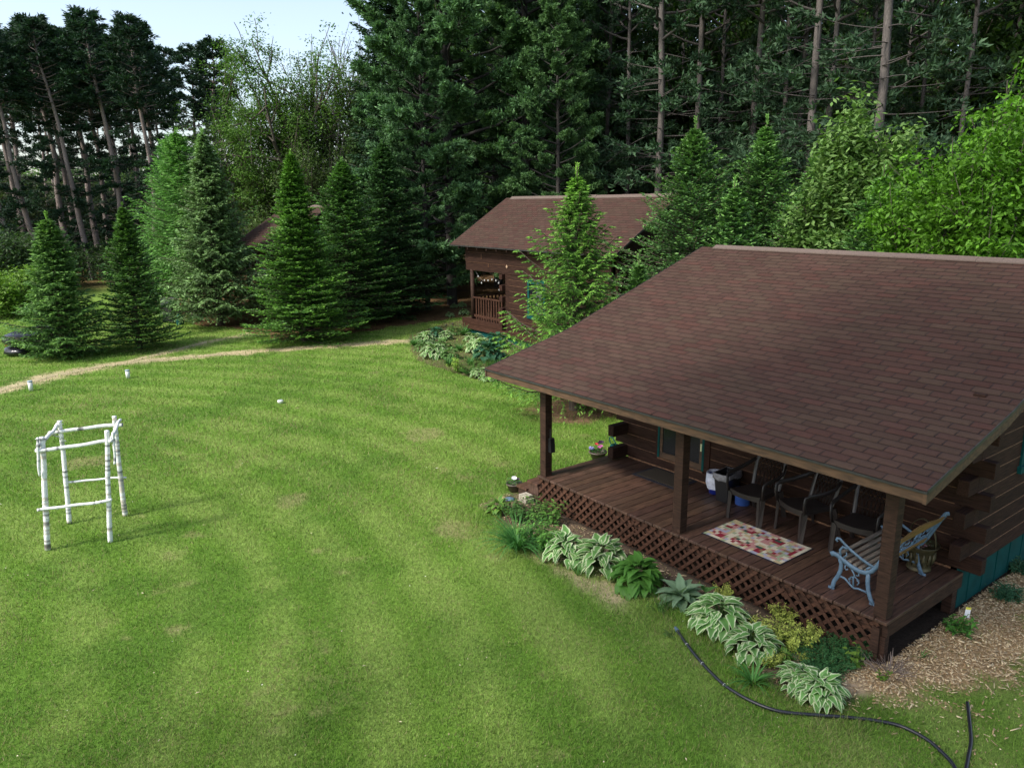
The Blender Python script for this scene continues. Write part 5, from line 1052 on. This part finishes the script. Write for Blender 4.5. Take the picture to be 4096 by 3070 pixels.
def hosta_mesh(seed, R, h, n, leaf, wid, cc, ce, wavy=0., upright=.5, rim=.7):
    rg = np.random.RandomState(seed); k = np.arange(n); f = np.sqrt((k+.5)/n); az = k*2.4+rg.rand(n)*1.6
    base = np.c_[np.cos(az)*f*R*.62, np.sin(az)*f*R*.62, h*(1-.75*f**1.6)+rg.rand(n)*.05]
    el = (1.15-1.15*f)*upright*1.6+rg.uniform(-.3, .55, n); bend = .7+.7*f+rg.uniform(-.2, .3, n)
    cc = np.array(cc)*rg.uniform(.8, 1.2, n)[:, None]; ce = np.array(ce)*rg.uniform(.9, 1.1, n)[:, None]
    V, F, C = blades(base, az+rg.randn(n)*.5, leaf*rg.uniform(.75, 1.15, n), wid*rg.uniform(.8, 1.15, n), el, bend, cc, ce, wavy=wavy, rim=rim)
    lines = [(np.array([[0, 0, 0], [b[0]*.5, b[1]*.5, b[2]*.75], b]), [.006, .005, .003], np.array([.10, .17, .05])) for b in base[::2]]
    V2, F2, C2 = tubes_np(lines, 4); return mesh_np('leaves', np.r_[V, V2], np.r_[F, F2+len(V)], M_LEAF, np.r_[C, C2], smooth=True)
def grassy_mesh(seed, R, h, n, wid, cc, spread=1.):
    rg = np.random.RandomState(seed); az = rg.rand(n)*6.283; P = np.c_[np.cos(az)*rg.rand(n)*R*.15, np.sin(az)*rg.rand(n)*R*.15, np.zeros(n)]
    L = h*rg.uniform(.8, 1.4, n); el = rg.uniform(.9, 1.5, n); bend = rg.uniform(.8, 2.0, n)*spread; c = 1.3*np.array(cc)*rg.uniform(.7, 1.25, n)[:, None]
    V, F, C = blades(P, az, L, np.full(n, wid)*rg.uniform(.7, 1.2, n), el, bend, c, c*1.1, nseg=7, pos=.3); return mesh_np('leaves', V, F, M_LEAF, C, smooth=True)
def stemmy_mesh(seed, R, h, stems, per, leaf, wid, ca, cb, feather=False, lean=.35):
    rg = np.random.RandomState(seed); lines = []; Ps = []; Az = []; El = []; Cc = []; Ls = []
    for s in range(stems):
        a = rg.rand()*6.283; d = R*math.sqrt(rg.rand()); b = np.array([math.cos(a)*d*.55, math.sin(a)*d*.55, 0]); tp = np.array([math.cos(a)*d*(1+lean), math.sin(a)*d*(1+lean), h*rg.uniform(.65, 1.1)*(1-.25*d/R)])
        lines.append((np.array([b, b*.5+tp*.5+[0, 0, .03], tp]), [.005, .004, .002], np.array([.09, .12, .04])))
        for i in range(per):
            t = .15+.85*(i+rg.rand())/per; p = b+(tp-b)*t; k = 3 if feather else 1
            for q in range(k): Ps.append(p+rg.randn(3)*.006*(3 if feather else 1)); Az.append(i*2.4+rg.rand()+q*.7); El.append(rg.uniform(-.1, .9)); u = np.clip(t*rg.uniform(.6, 1.3), 0, 1); Cc.append((np.array(ca)*(1-u)+np.array(cb)*u)*rg.uniform(.8, 1.2)); Ls.append(leaf*rg.uniform(.6, 1.15)*(1-.3*t))
    Ps = np.array(Ps); Cc = np.array(Cc); Ls = np.array(Ls)
    V, F, C = blades(Ps, np.array(Az), Ls, Ls*wid, np.array(El), np.full(len(Ps), .9), Cc, Cc*1.05, nseg=4); V2, F2, C2 = tubes_np(lines, 4)
    return mesh_np('leaves', np.r_[V, V2], np.r_[F, F2+len(V)], M_LEAF, np.r_[C, C2], smooth=True)
def garden(name, me, x, y, label, cat_, group=None, rz=0., s=1., z=0.):
    o = link(name, me, None, (x, y, z), rz, (s, s, s)); tag(o, label, cat_, group); return o
cream = (.80, .84, .56); vg = (.14, .30, .08); lime = (.20, .32, .04)
gg = lambda px, py: G(px, py, 0)
HV = hosta_mesh(1, .40, .26, 120, .17, .105, vg, cream, wavy=.12, upright=.3, rim=.55); HV2 = hosta_mesh(2, .38, .24, 110, .17, .105, vg, cream, wavy=.12, upright=.3, rim=.55)
HG = hosta_mesh(3, .40, .32, 110, .20, .125, (.085, .22, .035), (.085, .22, .035)); HL = hosta_mesh(4, .24, .16, 60, .14, .075, (.09, .20, .035), (.30, .40, .07)); HB = hosta_mesh(5, .36, .26, 90, .17, .12, (.045, .135, .070), (.045, .135, .070)); HP = hosta_mesh(6, .30, .2, 60, .15, .08, (.13, .25, .07), (.16, .28, .09))
x, y = gg(1995, 2050); garden('lime_hosta', HL, x, y, 'lime green hosta farthest left in the bed by the steps', 'hosta')
x, y = gg(2095, 2075); garden('leafy_perennial', stemmy_mesh(7, .30, .36, 34, 18, .10, .32, (.04, .11, .03), (.10, .22, .05)), x, y, 'bushy narrow-leaved perennial behind the round lamp disc', 'plant')
x, y = gg(2070, 2200); garden('daylily', grassy_mesh(8, .3, .60, 150, .022, (.055, .16, .040)), x, y, 'daylily clump with long arching dark blades at the bed corner', 'daylily')
x, y = gg(2160, 2195); garden('phlox_plant', stemmy_mesh(9, .28, .52, 30, 22, .11, .32, (.05, .15, .03), (.14, .32, .06)), x, y, 'tall leafy plant between the daylily and the white-edged hostas', 'plant')
x, y = gg(2190, 2090); garden('young_shrub', stemmy_mesh(10, .24, .48, 12, 10, .13, .5, (.07, .17, .03), (.15, .30, .06)), x, y, 'open light green shrub leaning on the left end of the lattice', 'shrub')
x, y = gg(2265, 2235); garden('variegated_hosta', HV, x, y, 'left one of the pair of white-edged hostas by the lattice', 'hosta', s=1.12)
x, y = gg(2398, 2262); garden('variegated_hosta', HV2, x, y, 'right one of the pair of white-edged hostas by the lattice', 'hosta', rz=1.3, s=1.25)
x, y = gg(2545, 2345); garden('green_hosta', HG, x, y, 'large plain green hosta between the white-edged ones and the mullein', 'hosta')
rgm = np.random.RandomState(3); n = 26; az = np.arange(n)*2.4; f = np.sqrt((np.arange(n)+.5)/n)
V, F, C = blades(np.c_[np.cos(az)*.02, np.sin(az)*.02, .10*(1-f)+.02], az, (.20+.16*f)*1.2, (.10+.03*f)*1.25, 1.35-1.1*f, .9+.3*f, np.array([.20, .31, .18])*(1.25-.35*f)[:, None], np.array([.15, .24, .14])*np.ones((n, 1)), nseg=6, wavy=.1)
x, y = gg(2722, 2395); garden('mullein', mesh_np('leaves', V, F, M_LEAF, C, smooth=True), x, y, 'grey-green rosette mullein with broad felty leaves', 'mullein')
x, y = gg(2650, 2440); garden('feathery_seedlings', stemmy_mesh(12, .17, .15, 18, 14, .06, .14, (.05, .15, .03), (.09, .24, .04)), x, y, 'low feathery green seedlings at the foot of the mullein', 'plant')
x, y = gg(2822, 2400); garden('broadleaf_sprig', hosta_mesh(13, .10, .10, 6, .16, .08, (.09, .22, .05), (.11, .24, .06), upright=.9), x, y, 'small sprig of four broad leaves right of the mullein', 'plant')
x, y = gg(2878, 2500); garden('variegated_hosta', HV, x, y, 'big white-edged hosta right of the mullein', 'hosta', rz=2.0, s=1.15)
x, y = gg(3008, 2610); garden('variegated_hosta', HV2, x, y, 'white-edged hosta in front of the yellow-leaved clump', 'hosta', rz=.4, s=.98)
x, y = gg(3130, 2640); garden('variegated_hosta', HL, x, y, 'few-leaved small hosta under the yellow clump', 'hosta', rz=.4, s=.55)
x, y = gg(3205, 2745); garden('variegated_hosta', HV2, x, y, 'white-edged hosta at the right end of the bed beside the dark fine-leaved clump', 'hosta', rz=3.4, s=.80)
x, y = gg(3275, 2790); garden('variegated_hosta', HV, x, y, 'front white-edged hosta nearest the sandy patch', 'hosta', rz=4.4, s=.80)
GY = stemmy_mesh(14, .16, .26, 16, 16, .045, .5, (.16, .25, .035), (.55, .60, .14), feather=True)
for i, (px, py, s, lab) in enumerate(((2895, 2395, .75, 'single upright yellow-leaved stem against the lattice behind the hosta'), (3025, 2535, .9, 'yellow-leaved clump just behind the big white-edged hosta'), (3090, 2575, 1.1, 'middle of the yellow-leaved clumps along the lattice'), (3180, 2590, 1.15, 'yellow-leaved clump nearest the right lattice panel'), (3130, 2480, .85, 'upright pale yellow sprig touching the lattice joint'), (3085, 2660, .7, 'low yellow-leaved tuft in front of the small hosta'), (3240, 2560, .8, 'last yellow-leaved clump before the dark green clump'), (3222, 2650, .45, 'tiny yellow-leaved tuft between hosta and dark green clump'))):
    x, y = gg(px, py); garden('yellow_mugwort', GY, x, y, lab, 'plant', 'yellow-leaved clumps by the lattice', rz=i*1.1, s=s)
DG = stemmy_mesh(15, .26, .17, 46, 16, .045, .55, (.025, .085, .030), (.055, .16, .050), feather=True)
for i, (px, py, s, lab) in enumerate(((3285, 2672, 1.0, 'dark fine-leaved columbine clump in front of the lattice'), (3390, 2610, .85, 'dark fine-leaved columbine close to the lattice end'), (3330, 2640, .9, 'dark fine-leaved columbine between its two neighbours'))):
    x, y = gg(px, py); garden('columbine', DG, x, y, lab, 'plant', 'dark columbines at the lattice end', rz=i*2., s=s)
x, y = gg(3010, 2735); garden('lily_plant', grassy_mesh(16, .22, .30, 46, .022, (.060, .17, .035)), x, y, 'spreading green strap-leaved lily between bed and hose', 'plant')
x, y = gg(2310, 2300); garden('iris_blades', grassy_mesh(17, .1, .24, 12, .018, (.07, .18, .04), spread=.5), x, y, 'small tuft of upright iris blades in the bare soil', 'plant')
x, y = gg(2655+30, 2545); garden('weed_tuft', stemmy_mesh(18, .08, .08, 6, 7, .05, .3, (.06, .16, .03), (.1, .22, .05)), x, y, 'little weed tuft beside the hose coupling', 'weed')
x, y = gg(3685, 2630); garden('iris_blades', grassy_mesh(19, .1, .14, 9, .012, (.07, .16, .04), spread=.8), x, y, 'small grassy sprout alone in the wood chips', 'plant')
VN = stemmy_mesh(20, .12, .30, 5, 5, .08, .85, (.10, .20, .03), (.20, .33, .05))
x, y = gg(3445, 2680); garden('vine', VN, x, y, 'yellow-green vine leaves climbing the last lattice strips', 'vine'); x, y = gg(3530, 2715); garden('vine', VN, x, y, 'yellow-green vine leaves among dead twigs at the deck corner', 'vine', rz=2., s=.6)
def twigs():
    rg = np.random.RandomState(5); L = []
    for i in range(80):
        a = rg.rand()*6.28; d = rg.rand()*.13; b = np.array([math.cos(a)*d, math.sin(a)*d, 0]); e = b+np.array([math.cos(a)*rg.uniform(.05, .22), math.sin(a)*rg.uniform(.05, .22), rg.uniform(.04, .20)])
        L.append((np.array([b, b*.4+e*.6+rg.randn(3)*.015, e]), [.003, .0025, .0015], np.array([.17, .13, .11])*rg.uniform(.5, 1.4)))
    V, F, C = tubes_np(L, 4); x, y = gg(3560, 2690); garden('dead_shrub', mesh_np('twigs', V, F, M_BARK, C), x, y, 'tangle of dry dead twigs at the foot of the corner stake', 'dead shrub')
twigs()
x, y = gg(3845, 2530); garden('tagged_shrub', stemmy_mesh(21, .17, .22, 14, 9, .10, .5, (.055, .17, .030), (.10, .27, .045)), x, y, 'young bright green shrub in wood chips holding a white and yellow plant label', 'shrub')
def plant_tag():
    x, y = gg(3862, 2500); r = thing('plant_label', 'white and yellow plastic plant label stuck in the young shrub', 'plant label', (x, y, .10), .7)
    b = MB(); b.prism([(-.028, 0, 0), (.028, 0, 0), (.034, .0, .12), (-.022, .0, .12)], (0, .002, 0), (.85, .85, .88)); b.build('card', M_COL, r)
    b = MB(); b.prism([(-.021, -.001, .105), (.034, -.001, .105), (.035, -.001, .135), (-.020, -.001, .135)], (0, .004, 0), (.75, .70, .10)); b.build('yellow_top', M_COL, r)
plant_tag()
SD = stemmy_mesh(22, .17, .15, 34, 12, .045, .6, (.035, .11, .055), (.075, .20, .10), feather=True)
x, y = gg(4028, 2392); garden('sedum', SD, x, y, 'round blue-green sedum mound in the wood chips', 'plant', s=1.0); x, y = gg(4088, 2285); garden('sedum', SD, x, y, 'blue-green sedum mound at the right edge beside the teal skirt', 'plant', rz=2., s=1.1)
# flower bed of the second cabin
HS = 1.25
BEDP = [('V', 1700, 1372, 1.1, 'white-edged hosta highest left in the second cabin bed'), ('B', 1748, 1352, .95, 'dark hosta beside the highest white-edged one'), ('V', 1738, 1428, 1.25, 'wide white-edged hosta lowest left in the second cabin bed'), ('P', 1772, 1396, 1.15, 'pale green hosta in the middle of the second cabin bed'), ('V', 1780, 1356, .8, 'small white-edged hosta near the two stake lamps'), ('P', 1688, 1402, .9, 'pale green hosta at the left tip of the second cabin bed'), ('V', 1898, 1376, 1.1, 'white-edged hosta nearest the porch of the second cabin'), ('V', 1915, 1408, 1.25, 'white-edged hosta below the one nearest the porch'), ('B', 1988, 1388, 1.2, 'blue-green hosta closest to the second cabin skirt'), ('B', 1950, 1445, 1.45, 'widest blue-green hosta of the second cabin bed'), ('V', 1922, 1510, .8, 'small white-edged hosta just beyond the near roof corner'), ('V', 1956, 1522, .65, 'smallest white-edged hosta at the near roof corner'), ('P', 1812, 1338, 1.0, 'pale plant beside the right stake lamp'), ('V', 1800, 1266, .55, 'tiny hosta far left on the needle floor'), ('V', 1856, 1258, .7, 'tiny hosta nearest the porch on the needle floor'), ('V', 1815, 1230, .5, 'tiny hosta highest on the needle floor'), ('V', 1848, 1226, .6, 'tiny hosta by the porch post on the needle floor'), ('P', 1800, 1436, 1.1, 'light green plant between the low hostas of the second bed')]
for i, (k, px, py, s, lab) in enumerate(BEDP):
    x, y = gg(px, py); garden('bed_hosta', dict(V=HV2, B=HB, P=HP)[k], x, y, lab, 'hosta', 'hostas around the second cabin', rz=i*1.7, s=s*HS)
DL = grassy_mesh(23, .3, .55, 80, .022, (.055, .15, .035))
for i, (px, py, s, lab) in enumerate(((1655, 1382, .9, 'daylily at the left tip of the second cabin bed'), (1795, 1462, .9, 'daylily in front of the low hostas of the second bed'), (1856, 1340, 1.1, 'daylily beneath the porch floor of the second cabin'), (1838, 1402, .9, 'daylily in the middle of the second cabin bed'), (1880, 1460, .9, 'daylily below the white-edged pair in the second bed'), (1870, 1330, .9, 'daylily under the corner of the second cabin porch'))):
    x, y = gg(px, py); garden('bed_daylily', DL, x, y, lab, 'daylily', 'daylilies in the second cabin bed', rz=i*1.3, s=s)
x, y = gg(1822, 1488); garden('yellow_shrub', stemmy_mesh(24, .26, .5, 14, 11, .14, .5, (.12, .24, .03), (.26, .40, .06)), x, y, 'small yellow-green shrub at the front of the second cabin bed', 'shrub')
LG = stemmy_mesh(25, .5, .3, 50, 14, .06, .4, (.05, .15, .025), (.10, .24, .04), feather=True)
for i, (px, py, s, lab) in enumerate(((1900, 1490, 1.0, 'low ferny green mat left of the roof corner bed'), (1985, 1465, .8, 'low ferny green mat under the young spruce'), (2060, 1430, .8, 'low ferny green mat beside the second cabin skirt'))):
    x, y = gg(px, py); garden('ferny_mat', LG, x, y, lab, 'plant', 'ferny mats in the second bed', rz=i, s=s)
# third cabin, only part of its roof shows between the spruces
x, y = at(925, 38.5); far_cabin = build_far_cabin((x, y, topz(925, 975, 38.5)-3.338), -.03, 'third log cabin, its roof corner showing between two spruces', seed=17)
far_cabin.scale = (.60, 1, 1)
